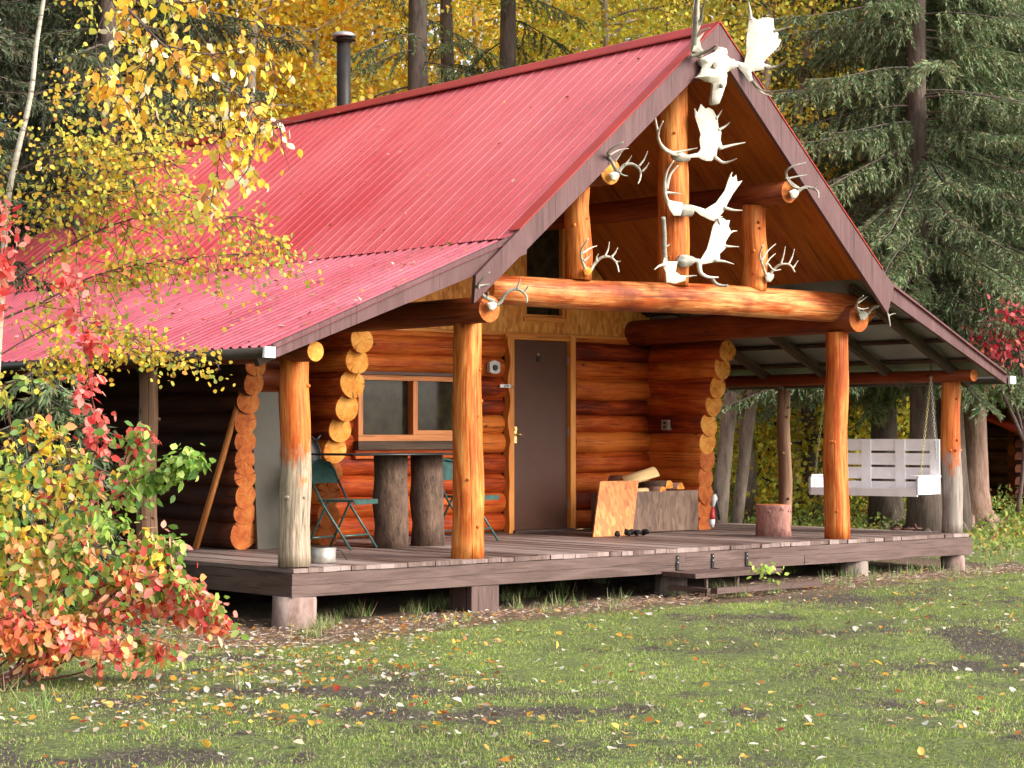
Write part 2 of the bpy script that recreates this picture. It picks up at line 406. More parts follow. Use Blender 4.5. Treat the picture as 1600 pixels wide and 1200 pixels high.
M_redtwig = barkm('red_twig_bark', (.12, .025, .03), (.22, .06, .05), 20)
def birchm():
    m, nt, b = newmat('white_birch_bark')
    pos = node(nt, 'ShaderNodeNewGeometry').outputs['Position']
    n = noise(nt, mapping(nt, pos, (3, 3, 16)), 1.6, 5, 0.7)
    r = ramp(nt, [(0.34, (.07, .05, .04)), (0.44, (.40, .36, .29)), (0.8, (.58, .54, .44))]); nt.links.new(n.outputs[0], r.inputs[0])
    nt.links.new(r.outputs[0], b.inputs['Base Color']); b.inputs['Roughness'].default_value = 0.7
    return m
M_birch = birchm()
M_birch2 = barkm('pinkish_birch_bark', (.12, .085, .065), (.48, .36, .285), 9)
def leafm(name, transl=0.35, rough=0.5, bright=1.0):
    m, nt, b = newmat(name)
    a = node(nt, 'ShaderNodeAttribute'); a.attribute_name = 'col'
    nt.links.new(a.outputs['Color'], b.inputs['Base Color']); b.inputs['Roughness'].default_value = rough
    b.inputs['Specular IOR Level'].default_value = 0.35
    if transl > 0:
        t = node(nt, 'ShaderNodeBsdfTranslucent'); nt.links.new(a.outputs['Color'], t.inputs['Color'])
        mx = node(nt, 'ShaderNodeMixShader'); mx.inputs[0].default_value = transl
        out = nt.nodes['Material Output']
        nt.links.new(b.outputs[0], mx.inputs[1]); nt.links.new(t.outputs[0], mx.inputs[2]); nt.links.new(mx.outputs[0], out.inputs[0])
    return m
M_leaf = leafm('autumn_leaf', 0.5)
M_needle = leafm('spruce_needles', 0.25, 0.75)
M_grassblade = leafm('grass_blade', 0.25, 0.7)

# ------------------------------------------------------------------ fast leaf / blade meshes
LEAF = np.array([(0, 0, 0), (.30, .30, .05), (.26, .66, .05), (0, 1, 0), (-.26, .66, .05), (-.30, .30, .05)])
ROUND = np.array([(0, 0, 0), (.42, .25, .06), (.36, .68, .06), (0, .95, 0), (-.36, .68, .06), (-.42, .25, .06)])
def mesh_fast(name, V, faces_n, idx, cols, mat, parent=None, nper=4):
    """V (n,3); idx flat loops; each face nper verts; cols per face (F,3)"""
    me = bpy.data.meshes.new(name)
    me.vertices.add(len(V)); me.vertices.foreach_set('co', V.astype(np.float32).ravel())
    me.loops.add(len(idx)); me.loops.foreach_set('vertex_index', idx.astype(np.int32))
    me.polygons.add(faces_n); me.polygons.foreach_set('loop_start', np.arange(0, faces_n * nper, nper, dtype=np.int32))
    at_ = me.attributes.new('col', 'FLOAT_COLOR', 'FACE')
    c4 = np.concatenate([cols, np.ones((len(cols), 1))], 1).astype(np.float32); at_.data.foreach_set('color', c4.ravel())
    me.materials.append(mat); me.update(calc_edges=True)
    o = bpy.data.objects.new(name, me); COL.objects.link(o)
    if parent is not None:
        o.parent = parent
        if not s_local: me.transform(world_of(parent).inverted())
    return o
def leaf_arrays(P, size, T, N, tmpl):
    T = T / np.linalg.norm(T, axis=1, keepdims=True)
    N = N - T * (N * T).sum(1, keepdims=True); N = N / (np.linalg.norm(N, axis=1, keepdims=True) + 1e-9)
    B = np.cross(T, N)
    V = P[:, None, :] + size[:, None, None] * (tmpl[None, :, 0:1] * B[:, None, :] + tmpl[None, :, 1:2] * T[:, None, :] + tmpl[None, :, 2:3] * N[:, None, :])
    return V.reshape(-1, 3)
def leaves(name, P, size, cols, mat=None, parent=None, tmpl=LEAF, droop=0.8, up=0.3, tdir=None):
    n = len(P); P = np.asarray(P, float)
    T = RNG.normal(size=(n, 3)); T[:, 2] -= droop
    if tdir is not None: T = T * 0.5 + tdir
    N = RNG.normal(size=(n, 3)); N[:, 2] += up + .35; N[:, 1] -= .7; N[:, 0] -= .3
    V = leaf_arrays(P, np.asarray(size), T, N, tmpl)
    base = (np.arange(n) * 6)[:, None]
    idx = np.concatenate([base + np.array([0, 1, 2, 3]), base + np.array([0, 3, 4, 5])], 1).ravel()
    return mesh_fast(name, V, n * 2, idx, np.repeat(cols, 2, axis=0), mat or M_leaf, parent)
def strips(name, P, T, length, width, cols, mat, parent=None):
    """narrow triangles from P along T"""
    n = len(P); T = T / (np.linalg.norm(T, axis=1, keepdims=True) + 1e-9)
    S_ = np.cross(T, RNG.normal(size=(n, 3))); S_ /= (np.linalg.norm(S_, axis=1, keepdims=True) + 1e-9)
    w = np.asarray(width).reshape(-1, 1) * .5; L = np.asarray(length).reshape(-1, 1)
    V = np.stack([P - S_ * w, P + S_ * w, P + T * L], 1).reshape(-1, 3)
    return mesh_fast(name, V, n, np.arange(n * 3), cols, mat, parent, 3)
def pal(colors, n, w=None, jit=0.12):
    c = np.array(colors, float); k = RNG.choice(len(c), n, p=w); out = c[k] * (1 + RNG.normal(scale=jit, size=(n, 1))) * (1 + RNG.normal(scale=jit * .4, size=(n, 3)))
    return np.clip(out, 0.004, 0.95)

# ================================================================== GROUND
for (mx, my, la, lb, w) in [(560, 1075, 1.0, .42, 1), (420, 1040, .8, .3, .8), (800, 1105, 1.2, .28, .9), (330, 1020, .6, .35, .9), (640, 1110, .8, .25, .8), (1010, 1115, .8, .2, .7),
        (1290, 940, 1.2, .6, .8), (1160, 965, .9, .4, .7), (1550, 1010, .35, 1.2, 1), (1500, 1040, .5, .5, .7), (1400, 985, 1.2, .4, .6), (930, 1010, .8, .2, .5), (100, 1180, 1.2, .4, .8), (1100, 1180, .7, .2, .5)]:
    q = at(mx, my, Z=-.44); MUD.append((q.x, q.y, R0[0], R0[1], la, lb, w))
def build_ground():
    xs = np.concatenate([np.linspace(-220, -14, 16), np.linspace(-13, 22, 300), np.linspace(24, 220, 18)])
    ys = np.concatenate([np.linspace(-220, -14, 14), np.linspace(-13, 22, 300), np.linspace(24, 220, 18)])
    X, Y = np.meshgrid(xs, ys); Z = gz(X, Y)
    fine = (np.abs(X) < 40) & (np.abs(Y) < 40)
    MM = np.clip(mudmask(X, Y) * 1.15 + .4 * fbm(X, Y, 5.1) + .35 * fbm(X + 4, Y, 11.0) - .05, 0, 1) * (mudmask(X, Y) > .12); Z = Z + fine * RNG.normal(scale=0.008, size=Z.shape) - .03 * MM
    V = np.stack([X, Y, Z], -1).reshape(-1, 3)
    nx = len(xs); ny = len(ys); i = np.arange((ny - 1) * (nx - 1)); r = i // (nx - 1); c = i % (nx - 1); b = r * nx + c
    idx = np.stack([b, b + 1, b + nx + 1, b + nx], 1).ravel()
    m, nt, bs = newmat('lawn_soil')
    pos = node(nt, 'ShaderNodeNewGeometry').outputs['Position']
    n1 = noise(nt, pos, 0.9, 5, 0.6); n2 = noise(nt, pos, 9, 8, 0.75); n3 = noise(nt, pos, 60, 4, 0.7)
    n4 = noise(nt, pos, 34, 8, 0.8); g = ramp(nt, [(0.38, (.045, .045, .018)), (0.5, (.13, .17, .04)), (0.64, (.25, .29, .075))]); nt.links.new(n4.outputs[0], g.inputs[0])
    mud = ramp(nt, [(0.38, (.020, .014, .010)), (0.52, (.075, .055, .042)), (0.66, (.26, .20, .15))]); nt.links.new(n4.outputs[0], mud.inputs[0])
    mr = ramp(nt, [(0.50, (0, 0, 0)), (0.60, (1, 1, 1))])
    nt.links.new(math_(nt, 'ADD', math_(nt, 'MULTIPLY', n1.outputs[0], 0.75), math_(nt, 'MULTIPLY', n2.outputs[0], 0.25)), mr.inputs[0])
    c = mix(nt, mr.outputs[0], g.outputs[0], mud.outputs[0])
    mat_ = node(nt, 'ShaderNodeAttribute'); mat_.attribute_name = 'mud'
    mm_ = ramp(nt, [(0.42, (0, 0, 0)), (0.58, (1, 1, 1))]); nt.links.new(math_(nt, 'ADD', mat_.outputs['Fac'], math_(nt, 'MULTIPLY', math_(nt, 'SUBTRACT', n4.outputs[0], .5), 1.2)), mm_.inputs[0])
    c = mix(nt, mm_.outputs[0], c, mud.outputs[0])
    # bare needle litter close to the deck
    sp = node(nt, 'ShaderNodeSeparateXYZ'); nt.links.new(pos, sp.inputs[0])
    dx = math_(nt, 'SUBTRACT', math_(nt, 'ABSOLUTE', math_(nt, 'SUBTRACT', sp.outputs[0], 4.1)), 4.9)
    dy = math_(nt, 'SUBTRACT', math_(nt, 'ABSOLUTE', math_(nt, 'SUBTRACT', sp.outputs[1], 4.6)), 5.3)
    dd = math_(nt, 'ADD', math_(nt, 'MAXIMUM', dx, dy), math_(nt, 'MULTIPLY', math_(nt, 'SUBTRACT', n2.outputs[0], .5), 1.4))
    br = ramp(nt, [(0.0, (1, 1, 1)), (0.28, (0, 0, 0))]); nt.links.new(dd, br.inputs[0])
    lit = ramp(nt, [(0.36, (.06, .030, .018)), (0.66, (.26, .155, .10))]); nt.links.new(n4.outputs[0], lit.inputs[0])
    c = mix(nt, math_(nt, 'MULTIPLY', br.outputs[0], 0.9), c, lit.outputs[0])
    nt.links.new(c, bs.inputs['Base Color']); bs.inputs['Roughness'].default_value = 0.95
    bump(nt, bs, n4.outputs[0], 0.05, 0.9)
    o = mesh_fast('ground', V, len(b), idx, np.zeros((len(b), 3)), m)
    ma = o.data.attributes.new('mud', 'FLOAT', 'POINT'); ma.data.foreach_set('value', MM.astype(np.float32).ravel())
    props(o, kind='structure')
build_ground()

def ground_points(n, px0, px1, d0, d1, power=1.0):
    D = d0 + (d1 - d0) * RNG.random(n) ** power
    px = px0 + (px1 - px0) * RNG.random(n)
    lat = (px - 800) / CAMF * D
    P = CC[None, :] + F0[None, :] * D[:, None] + R0[None, :] * lat[:, None]
    P[:, 2] = gz(P[:, 0], P[:, 1])
    return P, D
def build_grass():
    P, D = ground_points(560000, -150, 1750, 8.6, 27, .9)
    k = fbm(P[:, 0], P[:, 1], 1.1) + 0.5 * fbm(P[:, 0] + 9, P[:, 1], 4.3)
    under = (P[:, 1] > -0.5) & (P[:, 0] < 9.2) & (P[:, 0] > -0.4) & (P[:, 1] < 9)
    strip = (P[:, 1] > -0.95) & (P[:, 1] < 0.2) & (P[:, 0] > -1) & (P[:, 0] < 6.5)
    mk = mudmask(P[:, 0], P[:, 1]) * 1.3 + .35 * fbm(P[:, 0], P[:, 1], 5.1); keep = (RNG.random(len(P)) < np.clip(1.15 - mk * 1.2, .16, 1)) & (RNG.random(len(P)) < np.clip(1.0 - (k - 0.35) * 1.5, 0.25, 1)) & ~under & (~strip | (RNG.random(len(P)) < .18))
    P = P[keep]; k = k[keep]; n = len(P)
    T = RNG.normal(scale=0.55, size=(n, 3)); T[:, 2] = 1.0
    L = RNG.uniform(.008, .024, n) * np.clip(1.0 + .5 * fbm(P[:, 0] + 5, P[:, 1], 3.7), .5, 1.5)
    cols = pal([(.18, .30, .04), (.25, .38, .055), (.33, .41, .08), (.40, .38, .14), (.50, .43, .24), (.11, .17, .035)], n, [.22, .24, .2, .14, .12, .08])
    cols *= np.clip(1.0 + .28 * fbm(P[:, 0] * 1.0, P[:, 1], 2.3)[:, None], .55, 1.4)
    o = strips('lawn_grass', P, T, L, RNG.uniform(.0026, .0055, n), cols, M_grassblade)
    props(o, 'short green lawn grass with bare muddy patches in front of the cabin', 'grass', kind='stuff')
    # longer tufts
    P, D = ground_points(600, -100, 1650, 11, 27)
    cen = []
    for p in P:
        near = (-0.75 < p[1] < 0.05 and -0.3 < p[0] < 9.4) or (9.0 < p[0] < 12 and p[1] < 4) or p[0] < -2.2 and RNG.random() < .25
        if near: cen.append(p)
    for q in [(505, 975), (560, 960), (690, 950), (705, 945), (790, 935), (830, 930), (870, 925), (940, 915), (1150, 935), (1130, 930), (1230, 905), (1290, 893), (1310, 890), (1360, 888), (1420, 884), (480, 985), (640, 955), (1440, 880), (1480, 876)]:
        for _ in range(3):
            p = at(q[0] + RNG.normal() * 9, q[1], Z=-0.42); cen.append(np.array([p.x, p.y, float(gz(p.x, p.y))]))
    PP = []; TT = []
    for c in cen:
        m = RNG.integers(14, 34); a = RNG.normal(scale=.045, size=(m, 3)); a[:, 2] = 0
        PP.append(c + a); t = RNG.normal(scale=.42, size=(m, 3)); t[:, 2] = 1; TT.append(t)
    P = np.concatenate(PP); T = np.concatenate(TT); n = len(P)
    cols = pal([(.14, .24, .06), (.22, .30, .09), (.34, .32, .16), (.45, .36, .22)], n, [.35, .3, .2, .15])
    o = strips('tall_grass_tufts', P, T, RNG.uniform(.05, .17, n), .007, cols, M_grassblade)
    props(o, 'longer grass tufts growing along the foot of the deck', 'grass', kind='stuff')
build_grass()

def build_litter():
    P1, _ = ground_points(3600, -150, 1750, 8.7, 24, 0.85)
    P2, _ = ground_points(3000, -150, 780, 10, 17, 0.8)
    P3, _ = ground_points(900, 300, 1700, 22, 36)
    P = np.concatenate([P1, P2, P3])
    k = fbm(P[:, 0] + 3, P[:, 1] - 4, 1.9)
    under = (P[:, 1] > 0.1) & (P[:, 0] < 8.8) & (P[:, 0] > 0) & (P[:, 1] < 9)
    P = P[(RNG.random(len(P)) < np.clip(.6 + k * .5, .2, 1)) & ~under]; n = len(P)
    P[:, 2] += RNG.uniform(.012, .032, n)
    T = RNG.normal(size=(n, 3)); T[:, 2] = RNG.normal(scale=.25, size=n)
    N = RNG.normal(scale=.35, size=(n, 3)); N[:, 2] = 1
    tm = (LEAF * np.array([1.25, 1, 1]) + ROUND * .0); tm[:, 2] *= 3.0; tm[:, 1] -= .5
    cols = pal([(.78, .72, .62), (.72, .55, .42), (.75, .42, .06), (.72, .30, .05), (.45, .18, .05), (.80, .56, .14), (.22, .10, .05), (.50, .08, .04)], n, [.32, .18, .10, .06, .12, .10, .10, .02])
    V = leaf_arrays(P, RNG.uniform(.026, .070, n) * RNG.uniform(.55, 1, n), T, N, tm)
    base = (np.arange(n) * 6)[:, None]
    idx = np.concatenate([base + np.array([0, 1, 2, 3]), base + np.array([0, 3, 4, 5])], 1).ravel()
    o = mesh_fast('fallen_leaves', V, n * 2, idx, np.repeat(cols, 2, axis=0), M_leaf)
    props(o, 'white, yellow, orange and brown leaves fallen on the lawn', 'fallen leaves', kind='stuff')
build_litter()
def build_straw():
    n = 8000; x = RNG.uniform(-2.2, 9.6, n); y = -.36 + RNG.normal(scale=.24, size=n); z = gz(x, y) + RNG.uniform(.004, .02, n)
    m2 = RNG.random(n) < .3; x = np.where(m2, RNG.uniform(-2.5, .2, n), x); y = np.where(m2, RNG.uniform(-1.0, 4, n), y); z = gz(x, y) + RNG.uniform(.004, .02, n)
    T = RNG.normal(size=(n, 3)); T[:, 2] = np.abs(RNG.normal(scale=.12, size=n))
    o = strips('dry_straw', np.stack([x, y, z], 1), T, RNG.uniform(.02, .08, n), .006, pal([(.50, .36, .27), (.38, .24, .17), (.24, .13, .08), (.56, .45, .34)], n), M_grassblade)
    props(o, 'dry straw and needles lying along the foot of the deck', 'straw', kind='stuff')
build_straw()
def build_cover():
    P, D = ground_points(60000, 1040, 1700, 23.5, 42)
    P = P[(P[:, 0] > 9.3) | (P[:, 1] > 9.5)]; k = fbm(P[:, 0], P[:, 1], .9); far = np.clip((P @ F0 - CC @ F0 - 25) / 10, 0, 1)
    P = P[RNG.random(len(P)) < np.clip(.25 + .5 * far + .4 * k[:len(P)], .05, 1)]; n = len(P)
    P[:, 2] += RNG.random(n) ** 2 * .55 * np.clip((P @ F0 - CC @ F0 - 27) / 6, .12, 1)
    o = leaves('ground_cover', P, RNG.uniform(.04, .09, n), pal([(.18, .28, .06), (.26, .36, .08), (.40, .42, .10), (.55, .45, .08), (.30, .14, .05)], n, [.3, .3, .2, .1, .1]), droop=-.3, up=.9)
    props(o, 'low green and yellow undergrowth on the forest floor behind the porch', 'undergrowth', kind='stuff')
build_cover()

# ================================================================== CABIN
cabin = empty('log_cabin', (0, 0, -0.45), 'orange stained log cabin with red metal roof, open porch and antlers on its gable', 'cabin')
DW = 8.55          # deck width
YB = 9.0           # back of the cabin
WY = 3.13          # door wall
XL, XR = 2.20, 7.12
YF = -0.30         # gable plane

def build_deck():
    m = MB(); x = 0.03
    while x < DW - 0.02:
        w = random.uniform(.135, .145); x1 = min(x + w, DW - .005)
        yb = YB if x < 1.35 else (WY + .12)
        y0 = 0.012 + random.uniform(-.012, .006)
        m.box((x, y0, -0.036 + random.uniform(-.002, .002)), (x1 - .004, yb, 0.0 + random.uniform(-.003, .003)))
        x = x1
    m.build('deck_floor', M_deck, cabin)
    # rim boards
    m = MB(); m.box((0.0, -0.022, -0.125), (4.28, 0.012, -0.040)); m.box((0.0, -0.018, -0.215), (5.9, 0.012, -0.1265))
    m.box((4.285, -0.020, -0.125), (DW, 0.012, -0.040)); m.box((5.905, -0.021, -0.215), (DW, 0.012, -0.1265))
    m.build('rim_board', M_rim, cabin)
    m = MB(); m.box((0.0, 0.014, -0.215), (0.035, YB, -0.040)); m.build('rim_board', M_rim, cabin)
    m = MB(); m.box((DW - .035, 0.014, -0.215), (DW, 3.3, -0.040)); m.build('rim_board', M_rim, cabin)
    m = MB()
    for y in (1.0, 2.0, 3.0): m.box((0.04, y, -.20), (DW - .04, y + .08, -.045))
    m.build('floor_joists', M_dark, cabin)
build_deck()
def pier(px, top, bot, r, square=False, mat=M_pier, Y=0.12):
    a = at(px, top, Y=Y); z0 = -0.62
    m = MB()
    if square: m.box((a.x - r, Y - r * .9, z0), (a.x + r, Y + r, -0.218), 0, None, 0.006)
    else: m.tube([(a.x, Y, z0), (a.x, Y, -.42), (a.x + .005, Y, -0.218)], [r * 1.03, r, r * .97], 18, wob=.05)
    m.build('pier', mat, cabin)
pier(459, 930, 983, .175, mat=M_pier)
pier(742, 910, 958, .145, True, mat=M_rim)
pier(1048, 893, 925, .15, mat=M_greywood)
pier(1333, 878, 895, .15, mat=M_greywood)
pier(1488, 866, 880, .13, mat=M_pier)
for x, y in ((.15, 2.4), (.15, 5), (8.4, 2.2), (4.2, 2.2), (2.2, 2.4), (6.8, 2.4)):
    MB().tube([(x, y, -.62), (x, y, -.217)], .14, 12, wob=.05).build('pier', M_greywood, cabin)

def post(px, Y, ztop, r, mat, seg=18, taper=.9, bend=.018, lab=None, zb=0.002, X=None):
    x = X if X is not None else at(px, 700, Y=Y).x
    P = logpath((x, Y, zb), (x, Y, ztop), 16, bend)
    R = [r * lerp(1.05, taper, i / 15) * (1 + .02 * math.sin(i * 1.3 + x)) for i in range(16)]
    m = MB().tube(P, R, seg, wob=.035, capm=1); 
    # small knots standing proud
    for _ in range(5):
        i = random.randint(2, 13); a = random.uniform(3.4, 6.0); d = Vector((math.cos(a), math.sin(a), 0))
        c = P[i] + d * R[i] * .86
        m.tube([c, c + d * .03 + Vector((0, 0, .004))], [.022, .009], 7)
    o = m.build('post', [mat, M_end], cabin)
    if lab: o['label'] = lab
    return o
post(460, .15, 1.60, .122, M_post_w1, lab='corner post with grey weathered lower half')
post(731, .15, 1.935, .128, M_post, bend=.012)
post(1308, .15, 2.02, .122, M_post_r, taper=.88, bend=.02)
post(1487, .15, 1.60, .105, M_post_w4, lab='corner post gone grey at its foot')
post(187, 2.3, 1.56, .085, M_rearpost, X=.15)
post(187, 5.3, 1.56, .085, M_rearpost, X=.15)
post(1205, 2.35, 1.52, .075, M_rearpost, X=8.35)
post(1205, 5.8, 1.52, .09, M_rearpost, X=8.40, zb=-.4)
# struts and king post of the gable
post(1049, .15, 4.22, .14, M_post, X=4.30, zb=2.36, taper=.98, bend=.012)
post(903, .15, 3.22, .112, M_post, X=3.125, zb=2.36, taper=.93)
post(1178, .15, 3.16, .112, M_post, X=5.395, zb=2.36, taper=.97)
# the beam
def beamlog(name, a, b, r0, r1, mat=M_beam, ends=M_end, n=18, bend=.012, seg=20, wob=.03, bul=.1):
    P = logpath(a, b, n, bend); R = [lerp(r0, r1, i / (n - 1)) for i in range(n)]
    return MB().tube(P, R, seg, wob=wob, capm=1, bul=bul).build(name, [mat, ends], cabin)
bl = at(757, 452, Y=.15); br = at(1345, 478, Y=.15)
beamlog('tie_beam', (bl.x, .15, bl.z - .0), (br.x + .05, .15, br.z - .03), .125, .150)
pl = at(765, 483, Y=-.22); pr = at(1345, 497, Y=-.12)
beamlog('purlin', (pl.x, -.22, pl.z), (2.18, YB, pl.z + .04), .108, .125, M_logdark, M_endred)
beamlog('purlin', (pr.x, -.10, pr.z), (7.16, YB, pr.z - .02), .135, .14, M_logdark, M_endred)
ul = at(954, 267, Y=-.28); ur = at(1233, 300, Y=-.28)
beamlog('purlin', (ul.x, -.28, ul.z), (ul.x, YB, ul.z), .115, .125, M_logdark, M_end)
beamlog('purlin', (ur.x, -.28, ur.z), (ur.x, YB, ur.z), .105, .115, M_logdark, M_endred)
beamlog('ridge_purlin', (4.34, -.22, 4.30), (4.34, YB, 4.24), .12, .12, M_logdark, M_endred)
el = at(493, 552, Y=-.20); er = at(1522, 585, Y=-.20)
beamlog('eave_log', (el.x, -.20, el.z + .015), (.17, YB, 1.66), .075, .085, M_logdark, M_end)
beamlog('eave_log', (er.x, -.20, er.z - .01), (8.40, YB, 1.60), .062, .075, M_logdark, M_endred)

# ---- log walls
def courses(z0, z1, lo=.175, hi=.235, seed=1):
    rr = random.Random(seed); out = []; z = z0
    while z < z1 - .04:
        h = rr.uniform(lo, hi)
        if z + h > z1 - .06: h = z1 - z
        out.append((z, z + h)); z += h
    return out
def wall_along_x(name, X0, X1, Y, z0, z1, holes=(), mat=M_log, seed=1, r_extra=.012):
    m = MB(); rr = random.Random(seed * 7)
    for (a, b) in courses(z0, z1, seed=seed):
        spans = [(X0, X1)]
        zc = (a + b) / 2
        for (h0, h1, hz0, hz1) in holes:
            if hz0 < zc < hz1:
                ns = []
                for s0, s1 in spans:
                    if h1 <= s0 or h0 >= s1: ns.append((s0, s1)); continue
                    if h0 > s0 + .05: ns.append((s0, h0))
                    if h1 < s1 - .05: ns.append((h1, s1))
                spans = ns
        for s0, s1 in spans:
            r = (b - a) / 2 + r_extra; n = max(4, int((s1 - s0) / .25))
            P = logpath((s0, Y, zc + rr.uniform(-.006, .006)), (s1, Y, zc + rr.uniform(-.006, .006)), n, .008)
            m.tube(P, [r * lerp(1.03, .97, i / (n - 1)) for i in range(n)], 16, wob=.035, capm=1, bul=.25)
    return m.build(name, [mat, M_endred], cabin)
DX0, DX1 = 5.00, 5.79
wall_along_x('front_log_wall', XL + .02, XR - .02, WY + .10, .02, 2.06,
             holes=[(DX0 - .10, DX1 + .10, -1, 2.02), (2.95, 4.50, .92, 1.63)], seed=3)
def wall_along_y(name, tails, X, Yend, mat, n_pale, ztop=None):
    """tails: list of (px, py) of the log-end centres, bottom last"""
    pts = [at(px, py, X=X) for px, py in tails]
    zs = [p.z for p in pts]; m = MB()
    for i, p in enumerate(pts):
        up = (zs[i - 1] - zs[i]) if i > 0 else (zs[0] - zs[1]); dn = (zs[i] - zs[i + 1]) if i + 1 < len(pts) else max(.12, zs[i] * 2)
        r = (min(up, .26) + min(dn, .26)) / 4 + .032; r = min(r, .155)
        n = 22
        P = logpath((X, p.y, p.z), (X, Yend, p.z + random.uniform(-.01, .01)), n, .01)
        rr = [r * (1.0 if k else .97) for k in range(n)]
        m.tube(P, rr, 18, wob=.085, capm=1 if i < n_pale else 2, bul=.06)
    return m.build(name, [mat, M_end, M_endred], cabin)
wall_along_y('side_log_wall', [(565, 532), (558, 564), (550, 600), (543, 636), (531, 670), (524, 702), (516, 738), (514, 772), (513, 806), (512, 838)], XL, YB, M_log, 6)
wall_along_y('side_log_wall', [(1137, 549), (1129, 576), (1122, 605), (1115, 633), (1108, 663), (1106, 692), (1105, 719), (1103, 746), (1103, 772), (1101, 798), (1102, 822)], XR, YB, M_log, 6)
wall_along_y('lean_to_log_wall', [(400, 572), (397, 598), (388, 628), (384, 660), (383, 690), (383, 718), (384, 745), (384, 775), (383, 802), (382, 835)], 1.22, YB, M_verydark, 0)  # near-black logs and redder ends carry the lean-to's shade in their colour
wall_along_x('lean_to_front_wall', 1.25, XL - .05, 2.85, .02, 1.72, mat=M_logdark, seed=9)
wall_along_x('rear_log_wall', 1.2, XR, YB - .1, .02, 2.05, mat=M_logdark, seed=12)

# ---- floor and dark inside, so windows look into a room
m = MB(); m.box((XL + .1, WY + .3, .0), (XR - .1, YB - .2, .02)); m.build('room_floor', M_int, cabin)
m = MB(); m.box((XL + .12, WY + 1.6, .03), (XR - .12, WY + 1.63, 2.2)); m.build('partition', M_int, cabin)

# ---- door
m = MB(); m.box((DX0 + .004, WY + .02, .03), (DX1 - .004, WY + .062, 2.0))
door = m.build('door', M_door, cabin)
for z in (.28, 1.05, 1.80):
    MB().box((DX1 - .006, WY + .004, z - .045), (DX1 + .012, WY + .019, z + .045)).build('hinge', M_zinc, door)
hx = at(806, 683, Y=WY).x
mm = MB(); mm.box((DX0 + .012, WY + .006, .93), (DX0 + .062, WY + .019, 1.10)); mm.tube([(DX0 + .04, WY + .01, 1.02), (DX0 + .04, WY - .035, 1.02), (DX0 + .055, WY - .045, 1.02), (DX0 + .115, WY - .045, 1.01)], .009, 8)
mm.tube([(DX0 + .036, WY + .008, 1.075), (DX0 + .036, WY - .012, 1.075)], .017, 10)
mm.build('handle', M_brass, door)
mm = MB(); mm.tube([(5.37, WY + .021, 1.86), (5.37, WY + .010, 1.86)], .012, 10); mm.build('peephole', M_brass, door)
mm = MB(); mm.box((5.345, WY + .014, 1.78), (5.395, WY + .019, 1.835)); mm.build('number_plate', M_black, door)
m = MB()
for s, x0 in ((-1, DX0 - .085), (1, DX1 + .008)):
    n = 16
    # wavy scribed outer edge
    pts = []
    if s < 0:
        pts = [(DX0 - .004, -.0), (DX0 - .004, 2.03)]
        for i in range(40): z = 2.03 * (1 - i / 39); pts.append((DX0 - .075 + .018 * math.sin(z * 15) * (1 if z > .9 else .35), z))
    else: pts = [(DX1 + .004, 0.0), (DX1 + .078, 0.0), (DX1 + .078, 2.06), (DX1 + .004, 2.06)]
    m.poly_prism(pts, WY - .03, WY + .06)
m.box((DX0 - .10, WY - .012, 2.006), (DX1 + .10, WY + .08, 2.055))
m.build('door_frame', M_trim, cabin)
m = MB(); m.box((DX0 - .02, WY - .07, .0), (DX1 + .03, WY + .06, .028)); m.build('door_sill', M_rim, cabin)
a = at(782, 603, Y=WY - .03)
m = MB(); m.box((a.x - .02, WY - .05, a.z - .016), (a.x + .12, WY - .034, a.z + .016)); m.tube([(a.x + .13, WY - .03, a.z), (a.x + .17, WY - .03, a.z - .005)], .012, 8); m.tube([(a.x + .03, WY - .055, a.z), (a.x + .09, WY - .055, a.z)], .01, 8)
m.build('hasp', M_zinc, cabin)

# ---- window
wx0, wx1, wz0, wz1 = 2.98, 4.47, .955, 1.60
m = MB(); Y0, Y1 = WY - .035, WY + .07
m.box((wx0, Y0, wz0), (wx1, Y1, wz0 + .06)); m.box((wx0, Y0, wz1 - .05), (wx1, Y1, wz1))
m.box((wx0, Y0 + .002, wz0 + .06), (wx0 + .055, Y1, wz1 - .05)); m.box((wx1 - .055, Y0 + .002, wz0 + .06), (wx1, Y1, wz1 - .05))
mid = at(645, 640, Y=WY).x
m.box((mid - .028, Y0 - .008, wz0 + .062), (mid + .028, Y1 - .01, wz1 - .052))
m.box((mid + .03, Y0 + .012, wz0 + .062), (wx1 - .057, Y0 + .04, wz0 + .105))
win = m.build('window', M_winframe, cabin)
MB().box((wx0 + .05, WY + .045, wz0 + .05), (mid, WY + .05, wz1 - .04)).build('pane', M_glass, win)
MB().box((mid, WY + .025, wz0 + .05), (wx1 - .05, WY + .03, wz1 - .04)).build('pane', M_glass, win)
MB().box((wx0 - .05, WY - .10, wz0 - .085), (wx1 + .01, WY + .02, wz0 - .004)).build('sill', M_dark, win)
MB().box((wx0 - .1, WY - .06, wz1 + .003), (wx1 + .02, WY + .02, wz1 + .032)).build('head_trim', M_rim, win)
# trim under sill
m = MB(); m.box((wx0 - .05, WY - .055, wz0 - .17), (wx1 - .15, WY - .0, wz0 - .09)); m.build('wall_board', M_log, cabin)

